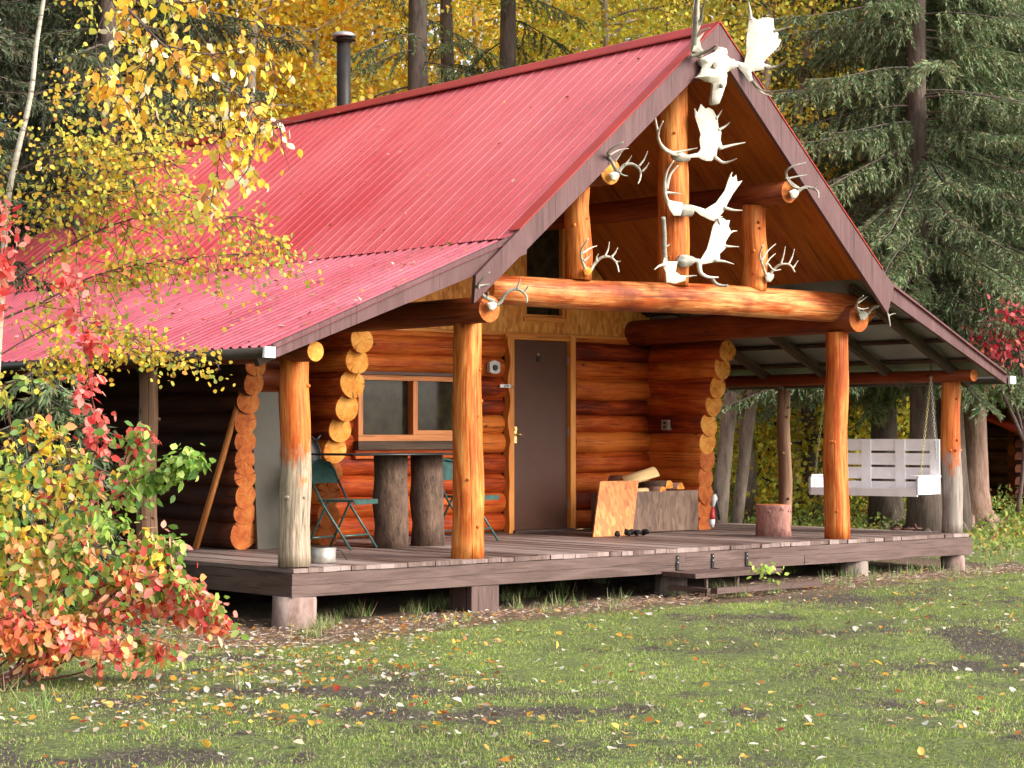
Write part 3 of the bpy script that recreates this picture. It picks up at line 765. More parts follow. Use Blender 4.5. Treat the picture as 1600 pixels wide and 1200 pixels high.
# ---- gable wall of strand board with its window opening
APX, APZ, KLX, KLZ, KRX, KRZ = 4.346, 4.605, 1.986, 2.62, 6.412 + .22, 2.55
gx0, gx1, gz0, gz1 = 5.222, 5.80, 2.255, 3.45
YG = WY + .06
def roof_z(x):   # upper slopes
    return APZ - (APX - x) * (APZ - KLZ) / (APX - KLX) if x < APX else APZ - (x - APX) * (APZ - KRZ) / (KRX - APX)
m = MB()
def vertical_panel(x0, x1, z0, top=None):
    pts = [(x0, z0), (x1, z0)]
    if top is None:
        pts += [(x1, roof_z(x1) - .09)]
        if x0 < APX < x1: pts += [(APX, APZ - .09)]
        pts += [(x0, roof_z(x0) - .09)]
    else: pts += [(x1, top), (x0, top)]
    m.poly_prism(pts, YG, YG + .018)
zb = 2.085
vertical_panel(XL - .08, 3.66, zb); vertical_panel(3.664, gx0, zb); vertical_panel(gx1, 6.6, zb)
vertical_panel(gx0 + .002, gx1 - .002, zb, gz0); m.poly_prism([(gx0 + .002, gz1), (gx1 - .002, gz1), (gx1 - .002, roof_z(gx1) - .09), (gx0 + .002, roof_z(gx0) - .09)], YG, YG + .018)
m.poly_prism([(6.603, zb), (7.30, zb), (7.30, 2.2), (6.603, 2.5)], YG, YG + .018)
m.build('gable_panel', M_osb, cabin)
m = MB(); m.box((XL - .05, YG - .012, zb - .035), (XR + .1, YG + .03, zb - .003)); m.build('gable_plate', M_trim, cabin)
m = MB(); m.box((gx0 + .003, YG + .003, gz0 + .003), (gx0 + .03, YG + .09, gz1)); m.box((gx1 - .035, YG + .003, gz0 + .003), (gx1 - .003, YG + .10, gz1)); m.box((gx0 + .03, YG + .004, gz0 + .003), (gx1 - .036, YG + .09, gz0 + .025))
m.box((gx1 + .003, YG - .016, gz0 - .05), (gx1 + .05, YG - .001, gz1 + .02)); m.box((gx0 - .02, YG - .014, gz0 - .05), (gx1 + .002, YG - .001, gz0 - .003))
gw = m.build('gable_window', M_trim, cabin)
MB().box((gx0 + .03, YG + .06, gz0 + .02), (gx1 - .03, YG + .066, gz1 - .01)).build('pane', M_glass, gw)

# ---- roof
def sheet(name, Xa, Za, Xb, Zb, y0, y1, prof, pitch, mat, zsag=None, thick=0.0, lift=0.0, sub=1):
    """corrugated sheet running from (Xa,Za) upslope-edge down to (Xb,Zb); prof = list of (t, h) across one pitch"""
    n = Vector((-(Zb - Za), 0, (Xb - Xa))).normalized()
    if n.z < 0: n = -n
    ys = []; y = y0
    while y < y1:
        for t, h in prof: ys.append((y + t * pitch, h))
        y += pitch
    ys = [(a, h) for a, h in ys if a <= y1]
    V = []; nr = 9
    for a, h in ys:
        s = zsag(a) if zsag else 0
        for j in range(nr):
            t = j / (nr - 1)
            w = .004 * math.sin(a * 1.1 + t * 7) + .003 * math.sin(a * 3.3 - t * 5)
            e = (h + lift + w)
            V.append((lerp(Xa, Xb, t) + n.x * e, a + (random.uniform(-.0, .0)), lerp(Za + s, Zb, t) + n.z * e))
    V = np.array(V); nn = len(ys); i = np.arange((nn - 1) * (nr - 1)); r = i // (nr - 1); c = i % (nr - 1); b = r * nr + c
    idx = np.stack([b, b + 1, b + nr + 1, b + nr], 1).ravel()
    o = mesh_fast(name, V, len(b), idx, np.zeros((len(b), 3)), mat, cabin)
    o.data.polygons.foreach_set('use_smooth', [False] * len(b))
    return o
rib = [(0, 0), (.06, 0), (.10, .008), (.15, .008), (.20, 0), (.40, 0), (.42, .003), (.46, .003), (.48, 0), (.62, 0), (.64, .003), (.68, .003), (.70, 0), (.84, 0), (.86, .003), (.90, .003), (.92, 0)]
sag = lambda y: -0.012 * (y + .3)
RY0, RY1 = YF - .07, YB + .5
roofA = sheet('roof_sheet', APX - .0, APZ + .03, KLX - .07, KLZ + .015 - .06 * .86 + .018, RY0, RY1, rib, .165, M_roof, sag, lift=.004)
sheet('roof_sheet', APX + .0, APZ + .03, KRX, KRZ + .03, RY0, RY1, rib, .165, M_roof, sag, lift=.012)
cor = [(0, 0), (.30, 0), (.48, .024), (.72, .024), (.90, 0)]
EZ = 1.645
sheet('lean_to_roof_sheet', KLX + .03, KLZ + .0, -.40, EZ + .0, RY0, RY1, cor, .125, M_roof2)
sheet('lean_to_roof_sheet', KRX - .03, KRZ + .0, 8.70, 1.625, RY0, RY1, cor, .125, M_roof2)
# ridge cap
m = MB(); n = 20
cap = []
for k in range(n + 1):
    y = lerp(RY0 - .02, RY1, k / n); z = APZ + .075 + sag(y)
    cap.append((y, z))
prof = [(-.115, -.10), (-.11, -.085), (-.03, -.005), (0, .008), (.03, -.008), (.11, -.11), (.115, -.125)]
b0 = len(m.v)
for y, z in cap:
    for dx, dz in prof: m.v.append(Vector((APX + dx, y, z + dz)))
for k in range(n):
    for j in range(len(prof) - 1):
        q = b0 + k * len(prof) + j
        m.face([q, q + 1, q + len(prof) + 1, q + len(prof)], [(0, 0), (.1, 0), (.1, .4), (0, .4)], 0)
m.build('ridge_cap', M_ridge, cabin)
# soffit / ceilings
def slab(name, Xa, Za, Xb, Zb, y0, y1, t, mat):
    m = MB(); b = 0
    n = Vector((-(Zb - Za), 0, (Xb - Xa))).normalized(); n = n if n.z > 0 else -n
    P = []
    for y in (y0, y1):
        for (x, z) in ((Xa, Za), (Xb, Zb)):
            P.append(Vector((x, y, z))); P.append(Vector((x, y, z)) - n * t)
    m.v = P
    L = math.hypot(Xb - Xa, Zb - Za); D = y1 - y0
    for q in ((0, 2, 6, 4), (1, 5, 7, 3), (0, 1, 3, 2), (4, 6, 7, 5), (0, 4, 5, 1), (2, 3, 7, 6)):
        uvq = [(P[k].y, (P[k] - P[0]).length if abs(P[k].y - y0) < 1e-4 else (P[k] - P[4]).length) for k in q]
        m.face(list(q), uvq)
    return m.build(name, mat, cabin)
for k in range(4):
    y0 = YF + .02 + k * 1.22; y1 = min(y0 + 1.215, YB)
    slab('soffit_board', APX - .01, APZ - .015 + sag(2), KLX + .02, KLZ - .015, y0, y1, .015, M_ply)
    slab('soffit_board', APX + .01, APZ - .015 + sag(2), KRX - .02, KRZ - .015, y0, y1, .015, M_ply)
slab('roof_deck', APX - .01, APZ - .015 + sag(9.5), KLX + .02, KLZ - .015, YF + 4.92, YB + .4, .015, M_dark)
slab('roof_deck', APX + .01, APZ - .015 + sag(9.5), KRX - .02, KRZ - .015, YF + 4.92, YB + .4, .015, M_dark)
# lean-to undersides: pale metal on dark rafters and battens
slab('metal_underside', KLX, KLZ - .008, -.38, EZ - .008, YF, YB + .3, .004, M_under)
slab('metal_underside', KRX, KRZ - .008, 8.68, 1.617, YF, YB + .3, .004, M_under)
for k in range(11):
    y = YF + .35 + k * .85
    for (xa, za, xb, zb_) in ((KLX - .05, KLZ - .06, -.30, EZ - .055), (KRX + .08, KRZ - .075, 8.6, 1.57)):
        d = Vector((xb - xa, 0, zb_ - za)); L = d.length; d.normalize(); nn_ = Vector((-d.z, 0, d.x)); nn_ = nn_ if nn_.z > 0 else -nn_
        M4 = Matrix((( d.x, 0, nn_.x, xa), (0, 1, 0, y), (d.z, 0, nn_.z, za), (0, 0, 0, 1)))
        MB().box((0, -.03, -.07), (L, .03, .02), 0, M4).build('rafter', M_dark, cabin)
for t in (.2, .4, .6, .8):
    for (xa, za, xb, zb_) in ((KLX, KLZ - .014, -.38, EZ - .014), (KRX, KRZ - .014, 8.68, 1.603)):
        x = lerp(xa, xb, t); z = lerp(za, zb_, t)
        MB().box((x - .035, YF + .03, z - .032), (x + .035, YB + .2, z - .002)).build('batten', M_dark, cabin)
# fascia boards
def fascia(name, p0, p1, w, y0, y1, cut0=None, cut1=None, mat=M_fascia, w1=None):
    """p0,p1: top edge endpoints (x,z); w vertical depth"""
    w1 = w if w1 is None else w1
    m = MB(); m.poly_prism([p0, p1, cut1 if cut1 else (p1[0], p1[1] - w1), (p0[0], p0[1] - w)], y0, y1)
    return m.build(name, mat, cabin)
yf0, yf1 = YF - .085, YF - .045
tipL = at(733, 475, Y=YF); tipR = at(1370, 490, Y=YF)
sl = (APZ - KLZ) / (APX - KLX); srr = (APZ - KRZ) / (KRX - APX)
kx = tipL.x - .02
fascia('fascia_board', (APX, APZ + .06), (kx + .02, APZ + .06 - (APX - kx - .02) * sl), .26, yf0, yf1, cut1=(kx, tipL.z))
kx2 = tipR.x + .06
fascia('fascia_board', (APX + .002, APZ + .06), (kx2 + .10, APZ + .06 - (kx2 + .10 - APX) * srr), .27, yf0, yf1, cut1=(kx2, tipR.z))
fascia('fascia_board', (KLX + .10, KLZ + .065), (-.40, EZ + .03), .20, yf0 + .042, yf1 + .042, w1=.105)
fascia('fascia_board', (KRX - .10, KRZ + .075), (8.71, 1.655), .20, yf0 + .042, yf1 + .042, w1=.12)
# rake trim strip in red on the roof edge
m = MB()
m.poly_prism([(APX, APZ + .082), (KLX - .02, KLZ + .058), (KLX - .02, KLZ + .05), (APX, APZ + .072)], yf0 - .01, YF + .05)
m.poly_prism([(APX, APZ + .082), (KRX, KRZ + .06), (KRX, KRZ + .05), (APX, APZ + .072)], yf0 - .01, YF + .05)
m.build('rake_flashing', M_ridge, cabin)
# gutters
def gutter(x, z, s):
    m = MB(); P = [(x, RY0 + .02, z), (x, 3, z + .0), (x, RY1, z - .005)]
    m.tube(P, .045, 10, flat=.9)
    g = m.build('gutter', M_gutter, cabin)
    mm = MB(); mm.box((x - .05, RY0 - .012, z - .04), (x + .045, RY0 + .018, z + .04), 0, None, .004); mm.build('gutter_end_cap', M_white, g)
gutter(-.45, EZ - .03, -1); gutter(8.77, 1.58, 1)

# ---- stove pipe
cb = at(537, 172, X=5.6); 
cx, cy = cb.x, cb.y
zt = at(543, 52, X=5.6).z
ch = MB(); ch.tube([(cx, cy, cb.z - 1.0), (cx, cy, zt - .10)], .084, 18).tube([(cx, cy, zt - .10), (cx, cy, zt - .04)], [.098, .098], 18)
chim = ch.build('stove_pipe', M_pipe, cabin)
cc = MB(); cc.tube([(cx, cy, zt - .075), (cx, cy, zt - .07)], .145, 24); cc.tube([(cx, cy, zt - .04), (cx, cy, zt - .005), (cx, cy, zt + .02), (cx, cy, zt + .035)], [.15, .145, .095, .02], 24, m=1)
cc.build('rain_cap', [M_pipe, M_zinc], chim)

# ---- step with its brackets
sa = at(1087, 892, Y=-.42); sb = at(1222, 884, Y=-.42)
stp = MB(); stp.box((sa.x, -.42, -.235), (sb.x, -.025, -.195), 0, None, .004)
step = stp.build('step', M_rim, cabin)
for px in (1059, 1114, 1167):
    x = at(px, 870, Y=-.03).x
    b_ = MB(); b_.box((x - .016, -.03, -.19), (x + .016, -.024, -.06)); b_.box((x - .016, -.10, -.194), (x + .016, -.03, -.188))
    b_.tube([(x, -.031, -.08), (x, -.037, -.08)], .006, 6, m=1).tube([(x, -.031, -.12), (x, -.037, -.12)], .006, 6, m=1)
    b_.build('bracket', [M_black, M_zinc], step)
ls = MB()
x0, x1 = sa.x + .08, sb.x - .1
for x in (x0 + .1, x1 - .45):
    ls.box((x, -.38, -.40), (x + .02, -.36, -.237)); ls.box((x + .3, -.07, -.40), (x + .32, -.05, -.237))
zf = at(1170, 918, Y=-.55).z
ls.box((x0, -.60, zf - .03), (x1 + .45, -.53, zf + .02)); ls.box((x0 - .05, -.53, zf - .025), (x0 + .0, -.05, zf + .015))
ls.build('step_frame', M_rim, step)

# ================================================================== FURNITURE AND THINGS ON THE DECK
def world_thing(): return None
# folding chairs (built locally, then copied)
s_local = True
def make_chair():
    root = empty('folding_chair', (0, 0, 0))
    r = .0115; w = .21
    # local: facing -y, x lateral
    f = MB()
    f.tube([(-w, .20, .62), (-w * .97, .225, .70), (-w * .7, .24, .765), (0, .245, .785), (w * .7, .24, .765), (w * .97, .225, .70), (w, .20, .62)], r, 8)
    for s in (-1, 1): f.tube([(s * w, .20, .62), (s * w, .07, .40), (s * w, -.22, .012)], r, 8)
    f.tube([(-w, -.14, .13), (w, -.14, .13)], r * .8, 8)
    f.build('frame', M_chair, root)
    for s in (-1, 1):
        g = MB(); g.tube([(s * (w - .03), .03, .44), (s * (w - .025), .15, .22), (s * (w - .02), .26, .012)], r, 8); g.build('leg', M_chair, root)
    g = MB(); g.tube([(-(w - .02), .215, .105), (w - .02, .215, .105)], r * .8, 8); g.build('stretcher', M_chair, root)
    # curved back plate
    b = MB(); nx_, nz_ = 9, 4; base = len(b.v)
    for j in range(2):
        for iz in range(nz_):
            for ix in range(nx_):
                u = -1 + 2 * ix / (nx_ - 1); v = iz / (nz_ - 1)
                topc = .775 - .06 * abs(u) ** 3
                z = lerp(.585, topc, v); x = u * (w - .005); y = lerp(.185, .238, v) + .035 * (1 - u * u) * .9 + (.008 if j else 0)
                b.v.append(Vector((x, y, z)))
    for j in range(2):
        for iz in range(nz_ - 1):
            for ix in range(nx_ - 1):
                q = base + j * nx_ * nz_ + iz * nx_ + ix
                b.face([q, q + 1, q + nx_ + 1, q + nx_], [(0, 0), (.1, 0), (.1, .1), (0, .1)], 0, True)
    b.build('backrest', M_chair, root)
    s_ = MB(); s_.box((-w + .012, -.24, .425), (w - .012, .14, .447)); s_.box((-w + .02, -.245, .405), (w - .02, -.235, .440)); 
    s_.build('seat', M_chair, root)
    return root
def copy_tree(o, parent=None):
    c = o.copy(); COL.objects.link(c)
    if parent is not None: c.parent = parent
    for ch_ in [x for x in bpy.data.objects if x.parent == o]: copy_tree(ch_, c)
    return c
chair = make_chair()
props(chair, 'dark green metal folding chair under the round pan, left of the log table', 'folding chair', 'green folding chairs on the porch')
c2 = copy_tree(chair)
c2['label'] = 'dark green metal folding chair half hidden behind the porch post beside the door'
chair.location = (1.86, 1.84, 0); chair.rotation_euler.z = math.radians(20)
c2.location = (3.45, 2.03, 0); c2.rotation_euler.z = math.radians(16)
s_local = False

# table: thin top on two bark-covered log sections
tz = at(610, 709, Y=1.85).z
tbl = empty('log_table', (2.6, 1.85, 0), 'dark thin-topped table on two bark covered logs below the window', 'table')
m = MB(); m.box((1.72, 1.50, tz - .012), (3.02, 2.2, tz + .006)); m.build('table_top', M_black, tbl)
m = MB(); m.tube([(1.71, 1.495, tz - .004), (3.03, 1.495, tz - .004)], .008, 6); m.build('table_edge', M_pan, tbl)
for px, r in ((611, .158), (667, .154)):
    b = at(px, 855, Z=0); x = at(px, 800, Y=1.85).x
    m = MB(); m.tube([(x, 1.85, .002), (x + .005, 1.85, .2), (x - .01, 1.85, .42), (x, 1.85, .6), (x, 1.85, tz - .014)], [r * 1.06, r * .98, r * 1.05, r * .97, r], 26, wob=.06, capm=1)
    m.build('leg', [M_barkdark, M_end], tbl)

# cooking pot by the corner post
p = at(502, 880, Z=0); pot = empty('cooking_pot', (p.x + .02, p.y, 0), 'small dull aluminium pot standing beside the grey-footed corner post', 'pot')
m = MB(); X, Y = p.x + .02, p.y
m.tube([(X, Y, .002), (X, Y, .01), (X, Y, .115), (X, Y, .12), (X, Y, .112), (X, Y, .02)], [.088, .095, .1, .104, .096, .09], 26, caps=(True, True))
m.build('bowl', M_pot, pot)
m = MB(); m.tube([(X + .098, Y - .02, .1), (X + .15, Y - .03, .095), (X + .2, Y - .04, .02)], .004, 6); m.build('handle', M_black, pot)

# round pan hung on the wall
yp = at(516, 738, X=XL).y - .02
p = at(470, 712, Y=yp)
pan_r = [.155, .200, .206, .200]
m = MB(); m.tube([(p.x, yp - .002, p.z), (p.x, yp - .022, p.z), (p.x, yp - .034, p.z), (p.x, yp - .037, p.z)], pan_r, 36, caps=(True, False))
m.tube([(p.x, yp - .037, p.z), (p.x, yp - .020, p.z), (p.x, yp - .010, p.z)], [.196, .185, .150], 36, caps=(False, True))
m.tube([(p.x, yp - .038, p.z), (p.x, yp - .0365, p.z)], [.200, .194], 36, caps=(False, False))
m.tube([(p.x + .14, yp - .03, p.z + .13), (p.x + .19, yp - .03, p.z + .18), (p.x + .23, yp - .02, p.z + .20)], [.016, .014, .012], 8)
o = m.build('round_pan', M_pan); props(o, 'large round black pan hung at the log ends behind the corner post', 'pan')

# octagonal plaque and outlet
p = at(767, 574, Y=WY - .01)
pts = [(p.x + .085 * math.cos(a), p.z + .075 * math.sin(a)) for a in [math.radians(k) for k in (90, 35, -35, -55, -125, -145, 145)]]
pts = [(p.x, p.z + .075), (p.x + .07, p.z + .045), (p.x + .07, p.z - .045), (p.x + .035, p.z - .065), (p.x - .035, p.z - .065), (p.x - .07, p.z - .045), (p.x - .07, p.z + .045)]
pq = empty('wall_bell', (p.x, WY - .05, p.z), 'pale faceted bell plate with dark round centre, left of the door', 'bell')
m = MB(); m.poly_prism(pts, WY - .075, WY - .03); m.build('plate', M_plaque, pq)
m = MB(); m.tube([(p.x, WY - .075, p.z - .005), (p.x, WY - .095, p.z - .005)], [.032, .026], 16); m.build('dome', M_pan, pq)
p = at(1040, 664, X=XR - .15)
m = MB(); m.box((XR - .165, p.y - .05, p.z - .055), (XR - .10, p.y + .05, p.z + .055), 0, None, .002); ob = m.build('outlet_box', M_bonegrey, cabin)
m = MB(); m.box((XR - .171, p.y - .018, p.z + .01), (XR - .166, p.y + .018, p.z + .038)); m.build('socket', M_pan, ob)
m = MB(); m.box((XR - .171, p.y - .018, p.z - .038), (XR - .166, p.y + .018, p.z - .01)); m.build('socket', M_pan, ob)

# leaning strand board
def slanted(name, px_bl, px_br, px_tl, Yb, lean, t, mat, lab, cat, zb=0.002):
    a = at(*px_bl, Y=Yb); b = at(*px_br, Y=Yb); c = at(*px_tl, Y=Yb + lean)
    h = c.z; m = MB(); dx = c.x - a.x
    P = [Vector((a.x, Yb, zb)), Vector((b.x, Yb, zb)), Vector((b.x + dx, Yb + lean, h)), Vector((a.x + dx, Yb + lean, h))]
    for q in P: m.v.append(q)
    for q in P: m.v.append(q + Vector((0, t, .0)))
    for f in ((0, 1, 2, 3), (7, 6, 5, 4), (0, 4, 5, 1), (1, 5, 6, 2), (2, 6, 7, 3), (3, 7, 4, 0)):
        m.face(list(f), [(m.v[k].x, m.v[k].z) for k in f])
    o = m.build(name, mat); props(o, lab, cat); return o
wb_y = 2.35
slanted('strand_board_sheet', (927, 837), (988, 837), (938, 752), 1.98, .16, .018, M_osb2, 'orange strand board sheet leaning beside the firewood box', 'board')
# firewood box
bx0 = at(990, 830, Y=2.22).x; bx1 = at(1091, 830, Y=2.22).x
wbx = empty('firewood_box', ((bx0 + bx1) / 2, 2.4, 0), 'low brown board box filled with split firewood, right of the door', 'wood box')
zt_ = at(1040, 767, Y=2.22).z
m = MB(); m.box((bx0, 2.22, .012), (bx1, 2.24, zt_)); m.build('front_panel', M_box, wbx)
m = MB(); m.box((bx0, 2.243, .012), (bx0 + .02, 2.85, zt_ - .02)); m.build('side_panel', M_box, wbx)
m = MB(); m.box((bx1 - .02, 2.243, .012), (bx1, 2.85, zt_ - .02)); m.build('side_panel', M_box, wbx)
m = MB(); m.box((bx0 + .021, 2.243, .012), (bx1 - .021, 2.85, .05)); m.build('base', M_trim, wbx)
def firewood(c, d, L, r, lab, split=True, bark=M_barkdark):
    c = Vector(c); d = Vector(d).normalized(); m = MB()
    side = d.cross(Vector((0, 0, 1))).normalized(); up = side.cross(d)
    prof = []
    n = 9
    for k in range(n + 1):
        a = math.pi * k / n; prof.append((math.cos(a) * r * random.uniform(.95, 1.05), math.sin(a) * r * random.uniform(.95, 1.05)))
    b = len(m.v)
    for e in (-.5, .5):
        for (s_, u_) in prof: m.v.append(c + d * L * e + side * s_ + up * u_ + d * random.uniform(-.006, .006))
    k = len(prof)
    for i in range(k - 1): m.face([b + i, b + i + 1, b + k + i + 1, b + k + i], [(i * .03, 0), ((i + 1) * .03, 0), ((i + 1) * .03, L), (i * .03, L)], 1 if split else 1, True)
    m.face([b + k - 1, b, b + k, b + 2 * k - 1], [(0, 0), (2 * r, 0), (2 * r, L), (0, L)], 0)
    m.face(list(range(b, b + k))[::-1], [(p[0], p[1]) for p in prof][::-1], 2); m.face(list(range(b + k, b + 2 * k)), [(p[0], p[1]) for p in prof], 2)
    o = m.build('firewood_log', [M_trimlight, bark, M_end]); props(o, lab, 'firewood', 'split logs in the wood box'); return o
M_trimlight = wood('fresh_split_wood', (.60, .36, .14), (.80, .55, .26), (.88, .68, .40), 0.6, False, 1.2, var=0.1)
zb_ = zt_
firewood((bx0 + .22, 2.36, zb_ + .105), (.93, -.25, .26), .40, .095, 'large pale split log on top of the firewood box', bark=M_trimlight)
firewood((bx0 + .50, 2.45, zb_ + .02), (.25, -.95, .02), .42, .085, 'half-round log with bright cut end in the middle of the firewood box')
firewood((bx0 + .74, 2.50, zb_ + .0), (.2, -.97, .05), .42, .07, 'reddish wedge log at the right end of the firewood box', bark=M_stumpred)
firewood((bx0 + .30, 2.40, zb_ - .03), (.93, -.3, .02), .42, .06, 'thin dark log lying under the large pale split log', bark=M_barkdark)
firewood((bx0 + .12, 2.33, zb_ - .02), (.9, -.4, .02), .30, .05, 'narrow pale stick at the left end of the firewood box', bark=M_trimlight)
firewood((bx0 + .40, 2.70, zb_ + .09), (.4, -.9, .0), .40, .065, 'small round log behind the large pale split log', bark=M_stumpred)
firewood((bx0 + .42, 2.33, zb_ - .01), (.1, -.97, .0), .22, .055, 'small reddish log end just above the box front', bark=M_stumpred)
for k in range(6):
    o = None
# black rag
p = at(982, 838, Z=0); m = MB()
for k in range(9):
    a = Vector((p.x + RNG.normal() * .07, p.y - .06 + RNG.normal() * .03, .02)); b_ = a + Vector((RNG.normal() * .08, RNG.normal() * .04, abs(RNG.normal()) * .02))
    m.tube([a, (a + b_) / 2 + Vector((0, 0, .02)), b_], [.018, .028, .012], 7, wob=.2)
o = m.build('black_rag', M_rag); props(o, 'crumpled black rag on the deck in front of the strand board', 'rag')
# chopping block
p = at(1214, 838, Z=0); x, y = p.x, p.y + .05
m = MB(); hgt = at(1214, 788, Y=y).z
m.tube([(x, y, .002), (x, y, .12), (x, y, hgt - .03), (x, y, hgt)], [.178, .170, .176, .172], 30, wob=.025, capm=1, bul=.0)
for k in range(7):
    a = random.uniform(3.2, 6.0); m.tube([(x + .168 * math.cos(a), y + .168 * math.sin(a), hgt - .05 + random.uniform(-.03, .03)), (x + .185 * math.cos(a), y + .185 * math.sin(a), hgt - .05)], [.018, .007], 6)
o = m.build('chopping_block', [M_stumpred, M_endred]); props(o, 'squat reddish bark stump standing on the deck between the right posts', 'chopping block')
# grey panel, leaning boards, pole and drum in the dark lean-to
slanted('grey_panel', (403, 861), (446, 861), (392, 612), 2.35, .22, .03, M_greypanel, 'tall grey panel leaning behind the grey-footed corner post', 'panel')
slanted('dark_board', (338, 850), (372, 850), (352, 720), 3.2, .4, .02, M_box, 'dark brown board leaning in the shade behind the orange pole', 'board')
pb = at(303, 851, Y=2.3)
a = Vector((.72, 2.55, .0)); 
a = at(306, 849, Y=2.7); bq = at(388, 575, Y=2.35)
m = MB(); m.tube([Vector((a.x, a.y, .01)), (Vector((a.x, a.y, 0.01)) + bq) / 2 + Vector((.005, 0, 0)), bq], [.036, .034, .03], 4, wob=.0)
o = m.build('leaning_pole', M_pole); props(o, 'square orange timber pole leaning in the dark side porch', 'pole')
p = at(120, 800, Y=5.5); m = MB(); m.tube([(p.x, 5.5, .01), (p.x, 5.5, .03), (p.x, 5.5, .28), (p.x, 5.5, .30), (p.x, 5.5, .55), (p.x, 5.5, .58)], [.27, .29, .29, .30, .29, .28], 24)
o = m.build('blue_barrel', M_blue); props(o, 'dull blue barrel in the shade of the left side porch, behind the bush', 'barrel')
# small gnome-like tool hanging at the right wall corner: white and red float
p = at(1113, 780, Y=2.0); fl = empty('hanging_float', (p.x, 2.0, 0), 'white and red pointed float propped at the right log corner', 'float')
def ptb(px, py): return at(px, py, Y=2.0)
m = MB(); m.tube([ptb(1114, 792), ptb(1116, 778), ptb(1117, 772)], [.014, .034, .012], 10); m.build('float_body', M_plaque, fl)
m = MB(); m.tube([ptb(1113, 824), ptb(1112, 817), ptb(1113, 811)], [.016, .034, .03], 10); m.build('float_foot', M_plaque, fl)
m = MB(); m.tube([ptb(1113, 811), ptb(1113, 805), ptb(1114, 792)], [.033, .028, .012], 10); m.build('float_band', M_redplastic, fl)
m = MB(); m.tube([ptb(1119, 765), ptb(1121, 790), ptb(1124, 812)], [.008, .011, .014], 8); m.build('float_handle', M_pan, fl)
# sandals
p = at(1415, 829, Z=0)
for k, (dx, dy, a) in enumerate(((-.0, .12, .3), (.17, .05, -.2))):
    c = Vector((p.x + dx, p.y + dy, 0)); d = Vector((math.cos(a), math.sin(a), 0))
    sh = empty('sandal', c, ['worn brown sandal near the swing, the left of the pair', 'worn brown sandal near the corner post, the right of the pair'][k], 'sandal', 'sandals on the deck')
    m = MB(); m.tube([c - d * .12 + Vector((0, 0, .012)), c + Vector((0, 0, .014)), c + d * .12 + Vector((0, 0, .012))], [.03, .042, .034], 12, flat=.3); m.build('sole', M_boot, sh)
    sd = Vector((-d.y, d.x, 0)); q = c + d * .03
    m = MB(); m.tube([q - sd * .045 + Vector((0, 0, .015)), q - sd * .02 + Vector((0, 0, .055)), q + sd * .02 + Vector((0, 0, .055)), q + sd * .045 + Vector((0, 0, .015))], .012, 8); m.build('strap', M_boot, sh)

# ---- porch swing: long side along Y, back on the +X side
SX = 8.28
ya = at(1470, 727, X=SX).y; yb2 = at(1322, 727, X=SX).y
ztop = at(1400, 686, X=SX).z; zbot = at(1400, 770, X=SX).z
sw = empty('porch_swing', (SX - .2, (ya + yb2) / 2, zbot), 'white wooden slatted swing seat hanging on chains at the right end of the porch', 'swing')
L = yb2 - ya
m = MB()
ns = 4; hh = (ztop - zbot); gap = .026
sh_ = (hh - gap * (ns - 1)) / ns
lean = .0
for k in range(ns):
    z0 = zbot + k * (sh_ + gap); x0 = SX + lean * k / ns
    m.box((x0, ya, z0), (x0 + .02, yb2, z0 + sh_))
bk = m.build('backrest', M_swing, sw)
for t in (0.02, .34, .66, .98):
    y = lerp(ya, yb2, t); MB().box((SX - .016, y - .055, zbot - .002), (SX - .003, y + .055, ztop - .003), 0, Matrix.Rotation(0, 4, 'X')).build('back_stile', M_swing, sw)
m = MB()
for k in range(5): m.box((SX - .44 + k * .09, ya + .02, zbot + .02), (SX - .365 + k * .09, yb2 - .02, zbot + .04))
m.box((SX - .46, ya + .0, zbot - .02), (SX - .44, yb2, zbot + .06))
m.build('seat', M_swing, sw)
for y in (ya, yb2):
    s_ = 1 if y == ya else -1
    m = MB(); m.box((SX - .46, y - .012, zbot + .0), (SX + .02, y + .010, zbot + .17)); m.box((SX - .47, y - .03, zbot + .172), (SX + .02, y + .05 * s_ + (.03 if s_ > 0 else .03), zbot + .195))
    m.box((SX - .46, y - .013, zbot + .0), (SX - .40, y + .011, zbot + .171))
    m.build('armrest', M_swing, sw)
def chain(a, b, mat, parent):
    a = Vector(a); b = Vector(b); d = b - a; n = int(d.length / .034); m = MB(); dn = d.normalized()
    o1 = dn.orthogonal().normalized(); o2 = dn.cross(o1)
    for i in range(n):
        c = a + d * ((i + .5) / n); u = o1 if i % 2 else o2; pts = []
        for k in range(9):
            t = 2 * math.pi * k / 8; pts.append(c + dn * math.cos(t) * .022 + u * math.sin(t) * .011)
        m.tube(pts, .0026, 5, caps=(False, False))
    return m.build('chain', mat, parent)
for y in (ya + .01, yb2 - .01):
    hook = Vector((SX - .12, y, 1.62))
    chain(hook, (SX - .40, y, zbot + .05), M_yellowchain, sw); chain(hook, (SX + .03, y, zbot + .05), M_zinc, sw)
    m = MB(); m.tube([hook, hook + Vector((0, 0, .12))], .006, 6); m.build('hook', M_black, sw)
sw.rotation_euler.z = math.radians(10); sw.location.x -= .10

